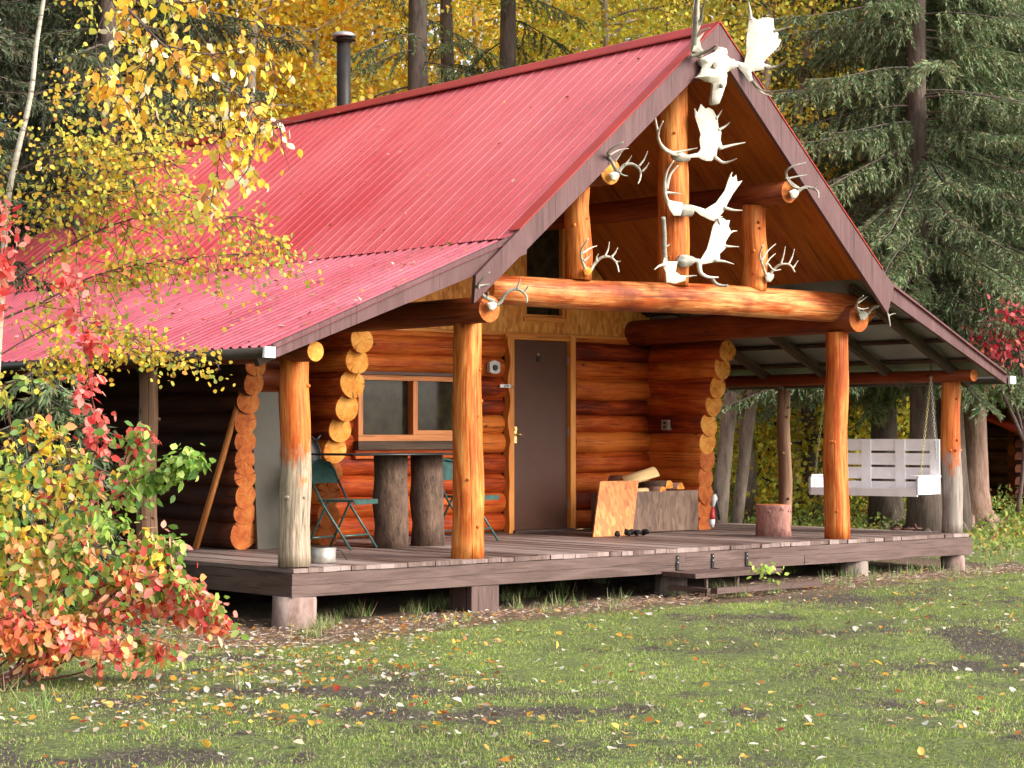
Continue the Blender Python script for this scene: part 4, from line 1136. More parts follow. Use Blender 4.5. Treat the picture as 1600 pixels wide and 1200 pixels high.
# ================================================================== ANTLERS
def pt(q, Y): return at(q[0], q[1], Y=Y)
def smooth_path(P, n=4):
    P = [Vector(p) for p in P]
    if len(P) < 3: return [P[0].lerp(P[-1], i / 3) for i in range(4)]
    out = []
    for i in range(len(P) - 1):
        p0 = P[max(i - 1, 0)]; p1 = P[i]; p2 = P[i + 1]; p3 = P[min(i + 2, len(P) - 1)]
        for k in range(n):
            t = k / n; out.append(.5 * ((2 * p1) + (-p0 + p2) * t + (2 * p0 - 5 * p1 + 4 * p2 - p3) * t * t + (-p0 + 3 * p1 - 3 * p2 + p3) * t ** 3))
    out.append(P[-1]); return out
def tine(m, pts, Y, r0, r1=.003, dy=0.0, mi=0):
    """pts in photo pixels; Y plane; dy = how far the tip comes forward (towards -Y)"""
    P = []
    n = len(pts)
    for i, q in enumerate(pts): P.append(pt(q, Y - dy * (i / (n - 1)) ** 1.3))
    P = smooth_path(P); k = len(P)
    m.tube(P, [lerp(r0, r1, (i / (k - 1)) ** 1.2) for i in range(k)], 8, wob=.05, m=mi, bul=.3)
def palm(m, outline, Y, T, cup=0.0, tilt=0.0, mi=0):
    """domed plate from an outline in photo pixels"""
    cxp = sum(q[0] for q in outline) / len(outline)
    P = []
    for i in range(len(outline)):
        a = outline[i]; b = outline[(i + 1) % len(outline)]
        for t in (0, .34, .67): P.append((lerp(a[0], b[0], t), lerp(a[1], b[1], t)))
    bm = bmesh.new(); vs = [bm.verts.new((p[0], 0, -p[1])) for p in P]; es = [bm.edges.new((vs[i], vs[(i + 1) % len(vs)])) for i in range(len(vs))]
    bmesh.ops.triangle_fill(bm, use_beauty=True, edges=es)
    inner = [e for e in bm.edges if not e.is_boundary]
    bmesh.ops.subdivide_edges(bm, edges=inner, cuts=2, use_grid_fill=False); bmesh.ops.triangulate(bm, faces=bm.faces)
    bmesh.ops.beautify_fill(bm, faces=bm.faces, edges=[e for e in bm.edges if not e.is_boundary])
    seg = np.array([[P[i], P[(i + 1) % len(P)]] for i in range(len(P))])
    bm.verts.index_update(); co = np.array([(v.co.x, -v.co.z) for v in bm.verts])
    A = seg[:, 0][None]; B = seg[:, 1][None]; Q = co[:, None]
    t = np.clip(((Q - A) * (B - A)).sum(-1) / (((B - A) ** 2).sum(-1) + 1e-9), 0, 1)
    dist = np.linalg.norm(Q - (A + (B - A) * t[..., None]), axis=-1).min(1)
    dm = 7.0; h = np.sqrt(np.clip(1 - (1 - np.minimum(dist / dm, 1)) ** 2, 0, 1))
    faces = [[v.index for v in f.verts] for f in bm.faces]; bm.free()
    b0 = len(m.v); nV = len(co)
    for side in (-1, 1):
        for i in range(nV):
            base = Y + cup * ((co[i][0] - cxp) / 40) ** 2 + tilt * (co[i][0] - cxp) / 40
            w0 = pt(co[i], base); m.v.append(Vector((w0.x, w0.y + side * (T * .5 * h[i] + .002), w0.z)))
    for f in faces:
        u = [(m.v[b0 + k].x, m.v[b0 + k].z) for k in f]
        m.face([b0 + k for k in f], u, mi, True); m.face([b0 + nV + k for k in reversed(f)], u[::-1], mi, True)
def cz(pts, ox, oy, s): return [(ox + a / s, oy + b / s) for a, b in pts]
K = lambda *pts: cz(pts, 1000, 150, 3.637)
A_ = lambda *pts: cz(pts, 1050, 0, 7.5)

def lump(m, c, r, mi=0, seed=0):
    rr = random.Random(seed); n = 7; P = []; R = []
    for i in range(n): t = i / (n - 1); P.append(Vector(c) + Vector((0, 0, (t - .5) * 2 * r[2]))); R.append(max(.002, math.sqrt(max(0, 1 - (2 * t - 1) ** 2)) * r[0]))
    m.tube(P, R, 10, wob=.12, m=mi)

# apex moose skull with both palms
YA = YF - .14
t0 = empty('moose_skull', at(1120, 110, Y=YA), 'complete weathered moose skull with wide palmed antlers at the roof peak', 'moose skull')
m = MB()
palm(m, A_((540, 548), (612, 565), (632, 655), (712, 702), (752, 790), (700, 820), (640, 850), (622, 1000), (590, 1060), (560, 1140), (520, 1230), (470, 1235), (462, 1180), (478, 1010), (470, 975), (400, 955), (345, 925), (262, 912), (325, 872), (350, 790), (322, 690), (420, 645), (500, 605)), YA, .13)
m.build('skull', M_bone, t0)
m = MB(); p = pt(A_((495, 765))[0], YA - .060); m.tube([p, p + Vector((0, -.014, 0))], [.036, .030], 14, wob=.15); p = pt(A_((570, 1010))[0], YA - .050); m.tube([p, p + Vector((.01, -.02, -.005))], [.026, .016], 10, wob=.2)
m.build('eye_socket', M_antlerdark, t0)
m = MB()
palm(m, A_((905, 200), (950, 205), (1000, 235), (1050, 205), (1130, 205), (1185, 215), (1195, 330), (1245, 390), (1240, 455), (1278, 468), (1250, 540), (1200, 600), (1120, 670), (1070, 740), (1170, 775), (1130, 810), (925, 838), (935, 900), (955, 965), (900, 955), (835, 860), (770, 785), (700, 755), (715, 705), (845, 738), (868, 640), (872, 450), (890, 300)), YA - .05, .030, cup=.03, tilt=-.10)
tine(m, A_((925, 230), (915, 120), (898, 25)), YA - .05, .016)
tine(m, A_((1190, 370), (1280, 345), (1390, 312)), YA - .17, .014, .004, .10, 1)
tine(m, A_((1200, 610), (1270, 560), (1280, 470)), YA - .17, .013, .004, .08, 1)
tine(m, A_((1090, 800), (1230, 780), (1310, 740), (1370, 680)), YA - .13, .018, .004, .2, 1)
tine(m, A_((1100, 190), (1150, 170), (1170, 120)), YA - .1, .008, .003, .05, 1)
tine(m, A_((1040, 215), (1060, 180), (1045, 150)), YA - .1, .008, .003, .05, 1)
tine(m, A_((940, 950), (1040, 1055), (1160, 1075), (1290, 1050)), YA - .1, .017, .004, .25, 1)
tine(m, A_((960, 990), (1060, 1090), (1170, 1130)), YA - .1, .015, .004, .2, 0)
m.build('right_antler', [M_bone, M_antlerdark], t0)
m = MB()
tine(m, A_((330, 640), (265, 600), (262, 470), (275, 330), (275, 180), (285, 20), (300, -130)), YA - .02, .034, .012, .35)
tine(m, A_((280, 300), (335, 250), (350, 130), (375, 40), (400, -40)), YA - .10, .020, .004, .2, 1)
palm(m, A_((232, 600), (262, 520), (300, 440), (380, 375), (325, 470), (345, 560), (375, 600), (300, 625)), YA - .10, .03)
tine(m, A_((215, 660), (340, 630), (440, 585), (520, 530)), YA - .16, .017, .009, .25, 1)
tine(m, A_((285, 420), (340, 365), (450, 325)), YA - .14, .014, .005, .1, 1)
palm(m, A_((235, 340), (250, 60), (275, -120), (330, -100), (320, 100), (335, 300), (285, 420)), YA - .10, .028)
m.build('left_antler', [M_bonegrey, M_antlerdark], t0)

YK = -.04
def rack(lab, Y, center, group='moose antlers mounted on the centre post'):
    return empty('moose_antlers', at(*center, Y=Y), lab, 'moose antlers', group)
t1 = rack('topmost bleached moose antlers on the centre post, with one broad upright palm', YK, (1065, 245))
m = MB()
palm(m, K((310, 68), (325, 95), (345, 45), (370, 72), (390, 65), (415, 80), (440, 125), (446, 180), (462, 205), (457, 250), (470, 288), (440, 302), (432, 348), (402, 370), (370, 368), (330, 350), (300, 350), (275, 355), (275, 335), (330, 322), (345, 300), (337, 250), (345, 220), (330, 170), (312, 120)), YK - .06, .028, cup=.02, tilt=-.03)
tine(m, K((432, 130), (450, 105), (468, 78)), YK - .08, .013); tine(m, K((447, 192), (480, 175), (512, 148)), YK - .08, .015)
tine(m, K((450, 298), (520, 280), (598, 264)), YK - .08, .017, dy=.1); tine(m, K((425, 345), (470, 378), (515, 370), (548, 356)), YK - .08, .017, dy=.2)
m.build('right_antler', M_bone, t1)
m = MB(); tine(m, K((240, 335), (180, 325), (128, 290), (104, 240), (106, 195), (132, 142)), YK - .06, .022, .005, .3); tine(m, K((104, 215), (90, 150), (82, 80)), YK - .2, .014, .004, .1); tine(m, K((175, 325), (250, 312), (326, 295)), YK - .08, .014, dy=.15)
m.build('left_antler', M_bone, t1)
m = MB(); palm(m, K((178, 335), (235, 318), (280, 335), (275, 372), (225, 378), (190, 360)), YK - .03, .10); m.build('skull', M_bonegrey, t1)
t2 = rack('middle pair of bleached moose antlers on the centre post, one arm rising to three points', YK, (1065, 325))
m = MB()
palm(m, K((295, 620), (330, 630), (372, 643), (430, 608), (480, 540), (500, 480), (512, 445), (527, 465), (546, 447), (553, 488), (582, 480), (560, 512), (525, 560), (492, 622), (480, 650), (455, 680), (440, 718), (400, 705), (345, 678), (310, 652)), YK - .06, .028, tilt=-.04)
tine(m, K((512, 455), (518, 445), (524, 432)), YK - .08, .009); tine(m, K((480, 635), (530, 648), (582, 650)), YK - .08, .016, dy=.1)
tine(m, K((440, 700), (455, 690), (468, 684)), YK - .08, .01)
m.build('right_antler', M_bone, t2)
m = MB(); palm(m, K((205, 600), (240, 605), (240, 640), (230, 680), (190, 680), (165, 640), (150, 598), (165, 592)), YK - .08, .03)
tine(m, K((170, 620), (145, 570), (140, 490), (155, 425), (192, 368)), YK - .06, .022, .005, .2); tine(m, K((150, 530), (170, 450), (217, 394)), YK - .12, .018, .005, .1); tine(m, K((148, 548), (190, 552), (236, 556)), YK - .1, .013, dy=.1)
m.build('left_antler', M_bone, t2)
m = MB(); palm(m, K((200, 640), (240, 612), (290, 618), (305, 650), (290, 684), (225, 684)), YK - .03, .10); m.build('skull', M_bonegrey, t2)
t3 = rack('lowest bleached moose antlers at the foot of the centre post, resting on the beam', YK, (1070, 408))
m = MB()
palm(m, K((300, 920), (345, 928), (380, 870), (400, 800), (412, 742), (440, 700), (470, 692), (488, 706), (510, 705), (503, 740), (515, 765), (510, 790), (485, 830), (490, 862), (452, 898), (455, 935), (420, 945), (350, 958), (320, 950)), YK - .07, .028, tilt=-.05)
tine(m, K((455, 730), (448, 700), (455, 686)), YK - .09, .009); tine(m, K((500, 788), (525, 770), (552, 767)), YK - .09, .013); tine(m, K((480, 852), (520, 856), (562, 857)), YK - .09, .013, dy=.08); tine(m, K((430, 935), (480, 940), (534, 956)), YK - .09, .015, dy=.1)
tine(m, K((335, 945), (345, 1005), (390, 1030), (446, 1030)), YK - .08, .024, .006, .1)
m.build('right_antler', M_bone, t3)
m = MB(); palm(m, K((138, 905), (152, 940), (212, 940), (202, 1000), (232, 1020), (262, 1020), (258, 1050), (200, 1066), (150, 1060), (146, 1000), (130, 970), (128, 950)), YK - .09, .03, tilt=-.05)
tine(m, K((150, 955), (110, 965), (80, 988)), YK - .09, .015); tine(m, K((235, 1035), (280, 1025), (322, 1020)), YK - .1, .014, dy=.1); tine(m, K((145, 950), (138, 860), (138, 780), (132, 690)), YK - .06, .022, .02, .1, 1); tine(m, K((140, 850), (150, 855), (170, 842)), YK - .1, .01, mi=1)
m.build('left_antler', [M_bone, M_bonegrey], t3)
m = MB(); palm(m, K((205, 940), (225, 905), (260, 900), (300, 912), (325, 935), (290, 965), (230, 975)), YK - .03, .10); m.build('skull', M_bonegrey, t3)
m = MB(); tine(m, K((410, 1040), (435, 1068), (470, 1078), (500, 1076)), YK - .12, .018, .010, .1); o = m.build('shed_antler', M_bonegrey); props(o, 'short curved pale shed antler lying over the beam front', 'antler')

def deer(lab, Y, skull, left, right, tines, mat=M_bonegrey, r=.017, mat2=None, dy=.25):
    t = empty('deer_antlers', at(*skull, Y=Y), lab, 'deer antlers', 'deer antlers mounted on the gable')
    m = MB(); tine(m, left, Y, r, .006, dy); m.build('left_antler', mat, t)
    m = MB(); tine(m, right, Y, r, .006, dy)
    m.build('right_antler', mat, t)
    for q in tines:
        m2 = MB(); tine(m2, q[:-1] if isinstance(q[-1], float) else q, Y - (q[-1] if isinstance(q[-1], float) else .1), .010, .003, .04)
        m2.build('tine', mat, t)
    m = MB(); x, y = skull
    palm(m, [(x - 6, y - 4), (x + 2, y - 8), (x + 9, y - 4), (x + 8, y + 2), (x + 3, y + 8), (x - 2, y + 7)], Y - .0, .05); m.build('skull', mat2 or M_bone, t)
    return t
deer('grey weathered deer antlers on the left end log, just above the second post', pl.y - .06, (767, 478),
     [(771, 470), (757, 464), (749, 453), (747, 445), (754, 435), (765, 425)], [(776, 477), (783, 471), (791, 458), (804, 452), (815, 455), (823, 464), (823, 473)],
     [[(747, 447), (757, 445), (765, 444)], [(808, 451), (811, 442), (814, 433), .12], [(819, 456), (823, 451), (826, 445), .16], [(760, 465), (763, 460), (762, 455)]])
deer('grey deer antlers with a curled arm on the upper left log end', ul.y - .06, (958, 275),
     [(966, 273), (957, 255), (950, 242), (952, 235), (961, 228), (974, 222)], [(966, 270), (974, 259), (985, 256), (996, 261), (1001, 270), (1000, 280), (997, 287)],
     [[(952, 243), (966, 235), (982, 232)], [(961, 252), (967, 244), (972, 236)], [(976, 258), (982, 251), (987, 243)], [(998, 260), (1006, 250), (1012, 236), .16], [(1003, 268), (1009, 262), (1014, 254), .18], [(966, 266), (972, 273), (981, 275), .14]])
deer('grey deer antlers on the upper right log end, against the fascia', ur.y - .06, (1239, 303),
     [(1247, 294), (1234, 284), (1228, 271), (1236, 261), (1259, 254)], [(1245, 301), (1256, 293), (1269, 294), (1278, 300), (1279, 310)],
     [[(1231, 279), (1244, 276), (1261, 273)], [(1272, 295), (1275, 291), (1276, 287), .16], [(1228, 277), (1240, 292), (1262, 294)]])
deer('pale forked deer antlers on the right end log, below the roof kink', -.10 - .06, (1347, 493),
     [(1345, 490), (1338, 481), (1341, 470), (1349, 462)], [(1355, 493), (1363, 482), (1377, 478), (1387, 490), (1391, 510)],
     [[(1339, 481), (1348, 483), (1357, 481)], [(1370, 481), (1375, 475), (1380, 469)], [(1382, 484), (1387, 481), (1392, 479)], [(1388, 494), (1393, 491), (1399, 490), .18], [(1340, 474), (1346, 470), (1356, 463)]], r=.015)
deer('white deer antlers on the beam at the foot of the left strut', -.0, (916, 424),
     [(915, 421), (909, 406), (908, 391), (919, 373)], [(922, 424), (930, 411), (941, 402), (954, 402), (963, 411), (967, 425)],
     [[(910, 396), (922, 388), (933, 384)], [(912, 408), (919, 402), (923, 397)], [(932, 410), (932, 402), (935, 397)], [(945, 401), (950, 390), (952, 378), .12], [(955, 402), (961, 395), (965, 387), .14], [(962, 409), (966, 409), (969, 408), .18]], mat=M_bone, r=.015, mat2=M_end)
deer('white branching deer antlers on the beam at the foot of the right strut', -.0, (1200, 433),
     [(1198, 432), (1190, 411), (1187, 397), (1192, 383)], [(1202, 432), (1209, 421), (1220, 413), (1234, 414), (1242, 425)],
     [[(1190, 408), (1199, 393), (1212, 381)], [(1196, 415), (1202, 405), (1212, 396)], [(1200, 412), (1209, 422), (1220, 421)], [(1220, 413), (1224, 400), (1227, 385), .12], [(1232, 413), (1238, 401), (1241, 389), .14], [(1239, 419), (1243, 413), (1247, 407), .18]], mat=M_bone, r=.015)

# a few leaves lying on the roof and the deck
P = []
for k in range(260):
    y = RNG.uniform(YF, 6); t = RNG.random()
    if k < 60: x = lerp(APX - .2, KLX, t); z = roof_z(x) + .075
    else: x = lerp(KLX - .1, -.35, t); z = lerp(KLZ, EZ, (KLX - x) / (KLX + .4)) + .03
    P.append((x, y, z))
n = len(P); P = np.array(P)
T = np.stack([RNG.normal(size=n), RNG.normal(size=n), RNG.normal(scale=.3, size=n)], 1); N = np.tile([-.5, 0, 1.0], (n, 1)) + RNG.normal(scale=.2, size=(n, 3))
V = leaf_arrays(P, RNG.uniform(.02, .055, n), T, N, ROUND); base = (np.arange(n) * 6)[:, None]
idx = np.concatenate([base + np.array([0, 1, 2, 3]), base + np.array([0, 3, 4, 5])], 1).ravel()
o = mesh_fast('leaves_on_roof', V, n * 2, idx, np.repeat(pal([(.75, .62, .5), (.7, .45, .12), (.4, .2, .08), (.2, .08, .05)], n), 2, axis=0), M_leaf)
props(o, 'scattered pale and brown leaves lying on the red roof', 'fallen leaves', kind='stuff')
#TREES
# ================================================================== TREES
s_local = True
def limb(m, p, d, L, r, n=6, curve=.15, up=0.0):
    P = [Vector(p)]; d = Vector(d).normalized()
    for i in range(n):
        d = (d + Vector((random.gauss(0, curve), random.gauss(0, curve), random.gauss(0, curve) + up))).normalized(); P.append(P[-1] + d * L / n)
    m.tube(P, [lerp(r, r * .2, i / n) for i in range(n + 1)], 6, caps=(False, False)); return P

def make_aspen(name, H, crown0, R, nleaf, palette, lsz, bark, seed, r0=.13, w=None, tname='crown'):
    """broadleaf tree, local coordinates, base at origin"""
    random.seed(seed); root = empty(name, (0, 0, 0))
    m = MB(); ph = seed
    tp = [Vector((.12 * math.sin(z * .6 + ph), .12 * math.cos(z * .5 + ph), z)) for z in np.linspace(-.1, H, 14)]
    m.tube(tp, [r0 * lerp(1.15, .15, i / 13) for i in range(14)], 10, wob=.04)
    cl = []
    nb = int((H - crown0) * 5.5)
    for k in range(nb):
        z = lerp(crown0, H * .98, (k + random.random()) / nb); i = min(12, int(z / H * 13)); base = tp[i].lerp(tp[i + 1], .5); base.z = z
        a = random.uniform(0, 6.28); t = (z - crown0) / (H - crown0); Lr = R * (.55 + .6 * math.sin(math.pi * min(1, t * .8 + .2))) * random.uniform(.6, 1.1)
        P = limb(m, base, (math.cos(a), math.sin(a), .35), Lr, .03, 6, .16, .02)
        for q in P[2:]:
            cl.append(q)
            for _ in range(2):
                e = q + Vector((random.gauss(0, .35), random.gauss(0, .35), random.gauss(0, .28))); m.tube([q, (q + e) / 2 + Vector((0, 0, .03)), e], [.008, .005, .002], 3, caps=(False, False)); cl.append(e)
    m.build('trunk', bark, root)
    C = np.array([tuple(c) for c in cl]); k = RNG.integers(0, len(C), nleaf)
    P = C[k] + RNG.normal(scale=(.20, .20, .15), size=(nleaf, 3))
    tone = (RNG.normal(scale=.16, size=len(C)) + 1)[k][:, None]
    cols = np.clip(pal(palette, nleaf, w, .14) * tone, .005, .9)
    leaves(tname, P, RNG.uniform(lsz * .7, lsz * 1.25, nleaf), cols, parent=root, tmpl=ROUND, droop=.5)
    return root

def make_spruce(name, H, base, R, seed, r0, bark, palette, nbr=120, dens=1.0, lowdens_above=9.0):
    random.seed(seed); root = empty(name, (0, 0, 0))
    m = MB()
    zz = list(np.linspace(-.15, H, 18)); P = [Vector((.05 * math.sin(z * .5 + seed), .05 * math.cos(z * .4 + seed), z)) for z in zz]
    rr = [r0 * (lerp(1, .08, i / 17) + (.55 if i == 0 else .16 if i == 1 else 0)) for i in range(18)]
    m.tube(P, rr, 14, wob=.06)
    # root flare
    for k in range(6):
        a = k * 1.05 + seed; m.tube([(0, 0, .35), (math.cos(a) * r0 * 1.3, math.sin(a) * r0 * 1.3, .08), (math.cos(a) * r0 * 2.3, math.sin(a) * r0 * 2.3, -.12)], [r0 * .4, r0 * .45, r0 * .3], 7, caps=(False, False))
    SP = []; ST = []; SL = []; SC = []
    for k in range(nbr):
        u = (k + random.random()) / nbr; z = base + (H - base) * u ** 1.25
        t = (z - base) / (H - base); L = R * (1 - t) ** .75 * random.uniform(.65, 1.1) + .2; a = random.uniform(0, 6.283)
        d0 = Vector((math.cos(a), math.sin(a), .12 if z > base + 3 else -.05)); pts = [Vector((0, 0, z))]; d = d0.normalized(); n = 8
        for i in range(n):
            f = i / n; d = (d + Vector((random.gauss(0, .05), random.gauss(0, .05), -.14 + .26 * f))).normalized(); pts.append(pts[-1] + d * L / n)
        m.tube(pts, [lerp(.018, .004, i / n) * (.6 + .4 * L / R) for i in range(n + 1)], 5, caps=(False, False))
        tone = random.uniform(.7, 1.3); dd = dens * (1 if z < lowdens_above else .4)
        nb = int(L / .055 * dd)
        for j in range(nb):
            f = random.uniform(.12, 1); x = f * n; i = min(n - 1, int(x)); q = pts[i].lerp(pts[i + 1], x - i)
            ax = (pts[i + 1] - pts[i]).normalized(); side = ax.cross(Vector((0, 0, 1))).normalized() * random.choice((-1, 1))
            bl_ = (.18 + .42 * (1 - f) * min(1, L / 2)) * random.uniform(.6, 1.25)
            e = q.copy(); dr = (side * 1.0 + ax * .75 + Vector((0, 0, -random.uniform(.1, .75)))).normalized(); ns_ = max(2, int(bl_ / .045))
            for s_ in range(ns_):
                e = e + dr * (bl_ / ns_); dr = (dr + Vector((random.gauss(0, .08), random.gauss(0, .08), -.12))).normalized()
                for _ in range(3):
                    SP.append((e.x, e.y, e.z)); ST.append((dr.x + random.gauss(0, .42), dr.y + random.gauss(0, .42), dr.z + random.gauss(0, .38))); SL.append(random.uniform(.05, .105)); SC.append(tone)
    m.build('trunk', bark, root)
    n = len(SP); cols = np.clip(pal(palette, n, None, .16) * np.array(SC)[:, None], .004, .6)
    strips('foliage', np.array(SP), np.array(ST), np.array(SL), .027, cols, M_needle, root)
    return root

YEL = [(.95, .64, .06), (.95, .54, .035), (.92, .70, .10), (.93, .42, .03), (.95, .74, .20)]
YG = [(.85, .72, .08), (.70, .68, .11), (.90, .72, .12), (.48, .54, .10), (.90, .54, .06)]
GRN = [(.30, .42, .07), (.42, .50, .08), (.66, .64, .09), (.20, .32, .06), (.80, .66, .08)]
SPR = [(.12, .17, .075), (.16, .22, .105), (.22, .28, .15), (.09, .13, .055), (.26, .24, .13)]
SPR2 = [(.05, .08, .04), (.08, .11, .055), (.11, .13, .07), (.13, .11, .065)]
asp1 = make_aspen('aspen_tree', 12, 2.6, 2.6, 21000, YEL, .085, M_barkasp, 3)
asp2 = make_aspen('aspen_tree', 13, 3.2, 2.8, 21000, YG, .080, M_barkasp, 8)
spr1 = make_spruce('spruce_tree', 17, 2.7, 3.2, 5, .20, M_bark, SPR, 230, 1.8, 9.5)
spr2 = make_spruce('spruce_tree', 16, 1.3, 3.0, 9, .17, M_bark, SPR2, 150, 1.3, 9.5)
spr3 = make_spruce('spruce_tree', 18, 5.0, 2.0, 15, .24, M_bark, SPR, 46, .9, 10)
shr1 = make_aspen('leafy_shrub', 2.6, .25, 1.0, 3200, GRN, .085, M_twig, 21, .03, tname='foliage')
shr2 = make_aspen('leafy_shrub', 2.2, .2, 1.1, 3200, YG, .085, M_twig, 23, .03, tname='foliage')
used = set()
def put(src, px, D, sc, rz, label, cat, group):
    o = src if src.name not in used else copy_tree(src)
    used.add(src.name); used.add(o.name)
    p = place(px, D); o.location = p; o.rotation_euler.z = rz; o.scale = (sc, sc, sc); props(o, label, cat, group)
    return o
TG = 'trees of the wood behind the cabin'
for a in [
    (asp1, 395, 31, 1.0, 0.3, 'golden yellow aspen left of the stove pipe, reaching over the far roof end'),
    (asp1, 335, 36, 1.0, 5.9, 'golden aspen above the far left end of the ridge'),
    (asp1, 505, 34, 1.05, 1.9, 'orange yellow aspen directly behind the stove pipe'),
    (asp1, 590, 37, 1.0, 3.3, 'golden aspen between the stove pipe and the first dark trunk'),
    (asp1, 450, 41, 1.15, 4.4, 'far yellow aspen seen through gaps left of the stove pipe'),
    (asp1, 735, 45, 1.1, 5.3, 'yellow aspen glowing between the dark trunks above the ridge'),
    (asp2, 860, 38, 1.0, 0.7, 'yellow green aspen above the middle of the ridge'),
    (asp2, 955, 35, .95, 2.2, 'yellow green aspen just left of the roof peak antlers'),
    (asp2, 1035, 40, 1.05, 3.6, 'yellow green aspen directly behind the roof peak'),
    (asp2, 1165, 31, .9, 4.9, 'bright yellow aspen right behind the big apex palm'),
    (asp2, 1240, 32, .9, 0.9, 'yellow aspen between the apex antlers and the right spruces'),
    (asp2, 1330, 47, 1.1, 1.5, 'yellow green aspen showing in gaps high behind the right spruces')]:
    put(a[0], a[1], a[2], a[3], a[4], a[5], 'tree', TG)
for a in [
    (spr3, 655, 31, 1.0, 0.3, 'thick grey spruce trunk nearest the stove pipe, standing above the ridge'),
    (spr3, 702, 35, .9, 2.0, 'thinner spruce trunk, the middle one above the ridge'),
    (spr3, 790, 33, .95, 4.0, 'grey spruce trunk with low grey boughs, right one above the ridge'),
    (spr1, 1385, 30, 1.0, 0.8, 'broad grey green spruce just right of the gable'),
    (spr1, 1480, 28.5, 1.0, 2.6, 'tall spruce with its bare dark trunk visible at the top right'),
    (spr1, 1640, 36, 1.25, 4.1, 'drooping grey green spruce at the right edge'),
    (spr1, 1440, 26.2, .92, 2.2, 'spruce in front of the others on the right, drooping over the right roof wing'),
    (spr1, 1420, 38, 1.1, 5.2, 'farther spruce filling the gap between the two right spruces'),
    (spr3, 1275, 37, 1.0, 3.3, 'slim spruce trunk with sparse needles behind the right fascia'),
    (spr1, 1790, 33, 1.1, 1.3, 'spruce beyond the right edge above the small shed'),
    (spr2, 30, 27, 1.0, 0.5, 'dark spruce at the far left behind the birch'),
    (spr2, 165, 25.5, 1.05, 1.7, 'dark spruce behind the left end of the red roof'),
    (spr2, -110, 25, 1.1, 4.2, 'dark spruce outside the left edge'),
    (spr2, -230, 22, 1.1, 2.2, 'unseen dark spruce well outside the left edge, added to shade the porch'),  # this and the next spruce: unseen, added to block skylight on the left
    (spr2, -420, 18, 1.0, 0.2, 'unseen dark spruce added for shade outside the left edge, nearest of all the spruces'),
    (spr2, 215, 36, 1.2, 3.1, 'farther dark spruce behind the golden poplar leaves'),
    (spr2, 100, 33, 1.2, 5.1, 'far dark spruce filling the upper left gap')]:
    put(a[0], a[1], a[2], a[3], a[4], a[5], 'tree', TG)
UG = 'understory shrubs behind the porch'
for k, a in enumerate([
    (shr1, 1085, 36, 1.2, 'green yellow shrub beside the log wall corner, behind the birches'), (shr2, 1180, 34, 1.0, 'yellow shrub between the birches and the thin rear post'), (shr1, 1235, 37, 1.35, 'green shrub right behind the thin rear post'),
    (shr2, 1290, 39, 1.3, 'yellow green shrub behind the stout right post'), (shr1, 1350, 37, 1.3, 'green shrub behind the left half of the swing'), (shr2, 1405, 41, 1.4, 'yellow shrub behind the middle of the swing'),
    (shr1, 1445, 38, 1.3, 'green shrub behind the swing chains'), (shr2, 1548, 40, 1.5, 'bright yellow shrub right of the big reddish trunk'), (shr1, 1150, 42, 1.6, 'tall green shrub far behind the birches'), (shr2, 1320, 44, 1.7, 'tall yellow shrub far behind the swing'), (shr1, 1500, 45, 1.7, 'tall green shrub far behind the big reddish trunk'), (shr1, 1590, 43, 1.5, 'green shrub behind the small shed'), (shr2, 1215, 31, .95, 'yellow shrub in front of the others beside the thin rear post'), (shr2, 1385, 33, 1.05, 'yellow shrub low behind the left half of the swing'), (shr2, 1255, 40, 1.9, 'tallest yellow shrub, seen above the chopping block')]):
    put(a[0], a[1], a[2], a[3], k * 1.3, a[4], 'shrub', UG)

# bare trunks seen through the porch: (px, depth, radius, lean, bark)
def trunk_tree(name, px, D, r, lean, bark, label, H=9, flare=0.0, branches=8):
    p = place(px, D); root = empty(name, p, label, 'tree', 'trunks behind the porch'); m = MB(); n = 14
    P = [Vector((lean[0] * z + .04 * math.sin(z + px), lean[1] * z, z)) for z in np.linspace(-.15, H, n)]
    m.tube(P, [r * lerp(1.0, .5, i / (n - 1)) * (1 + flare * math.exp(-i * 1.2)) for i in range(n)], 16, wob=.05)
    if flare:
        for k in range(7):
            a = k * .9; m.tube([(0, 0, .5), (math.cos(a) * r * 1.2, math.sin(a) * r * 1.2, .16), (math.cos(a) * r * 2.6, math.sin(a) * r * 2.6, -.12)], [r * .55, r * .5, r * .3], 8, caps=(False, False))
    m.build('trunk', bark, root)
    SPn = []
    for k in range(branches):
        z = random.uniform(3.0, H); q = Vector((lean[0] * z, lean[1] * z, z)); a = random.uniform(0, 6.28)
        b = MB(); PL = limb(b, q, (math.cos(a), math.sin(a), .1), random.uniform(.8, 1.8), .02, 5, .12)
        SPn += PL[1:]; b.build('branch', M_twig, root)
    if branches:
        C = np.array([tuple(c) for c in SPn]); nl = 2600; kk = RNG.integers(0, len(C), nl)
        if 'birch' in name: leaves('crown', C[kk] + RNG.normal(scale=.25, size=(nl, 3)), RNG.uniform(.04, .07, nl), pal(YG, nl), parent=root, tmpl=ROUND)
        else: strips('foliage', C[kk] + RNG.normal(scale=.15, size=(nl, 3)), RNG.normal(size=(nl, 3)) + np.array([0, 0, -.8]), RNG.uniform(.06, .14, nl), .02, pal(SPR, nl), M_needle, root)
    return root
trunk_tree('birch_tree', 1122, 27, .11, (.08, -.07), M_birch2, 'pale birch stem leaning beside the right log wall corner, left of two')
trunk_tree('birch_tree', 1146, 27.5, .085, (.115, -.10), M_birch2, 'thinner pale birch stem leaning right, right of the two')
trunk_tree('spruce_tree', 1266, 31, .135, (0, 0), M_bark, 'dark grey trunk seen between the thin rear post and stout right post', flare=.4)
trunk_tree('spruce_tree', 1520, 30, .19, (-.005, 0), M_barkred, 'big reddish trunk with spreading roots behind the corner post', flare=.9)
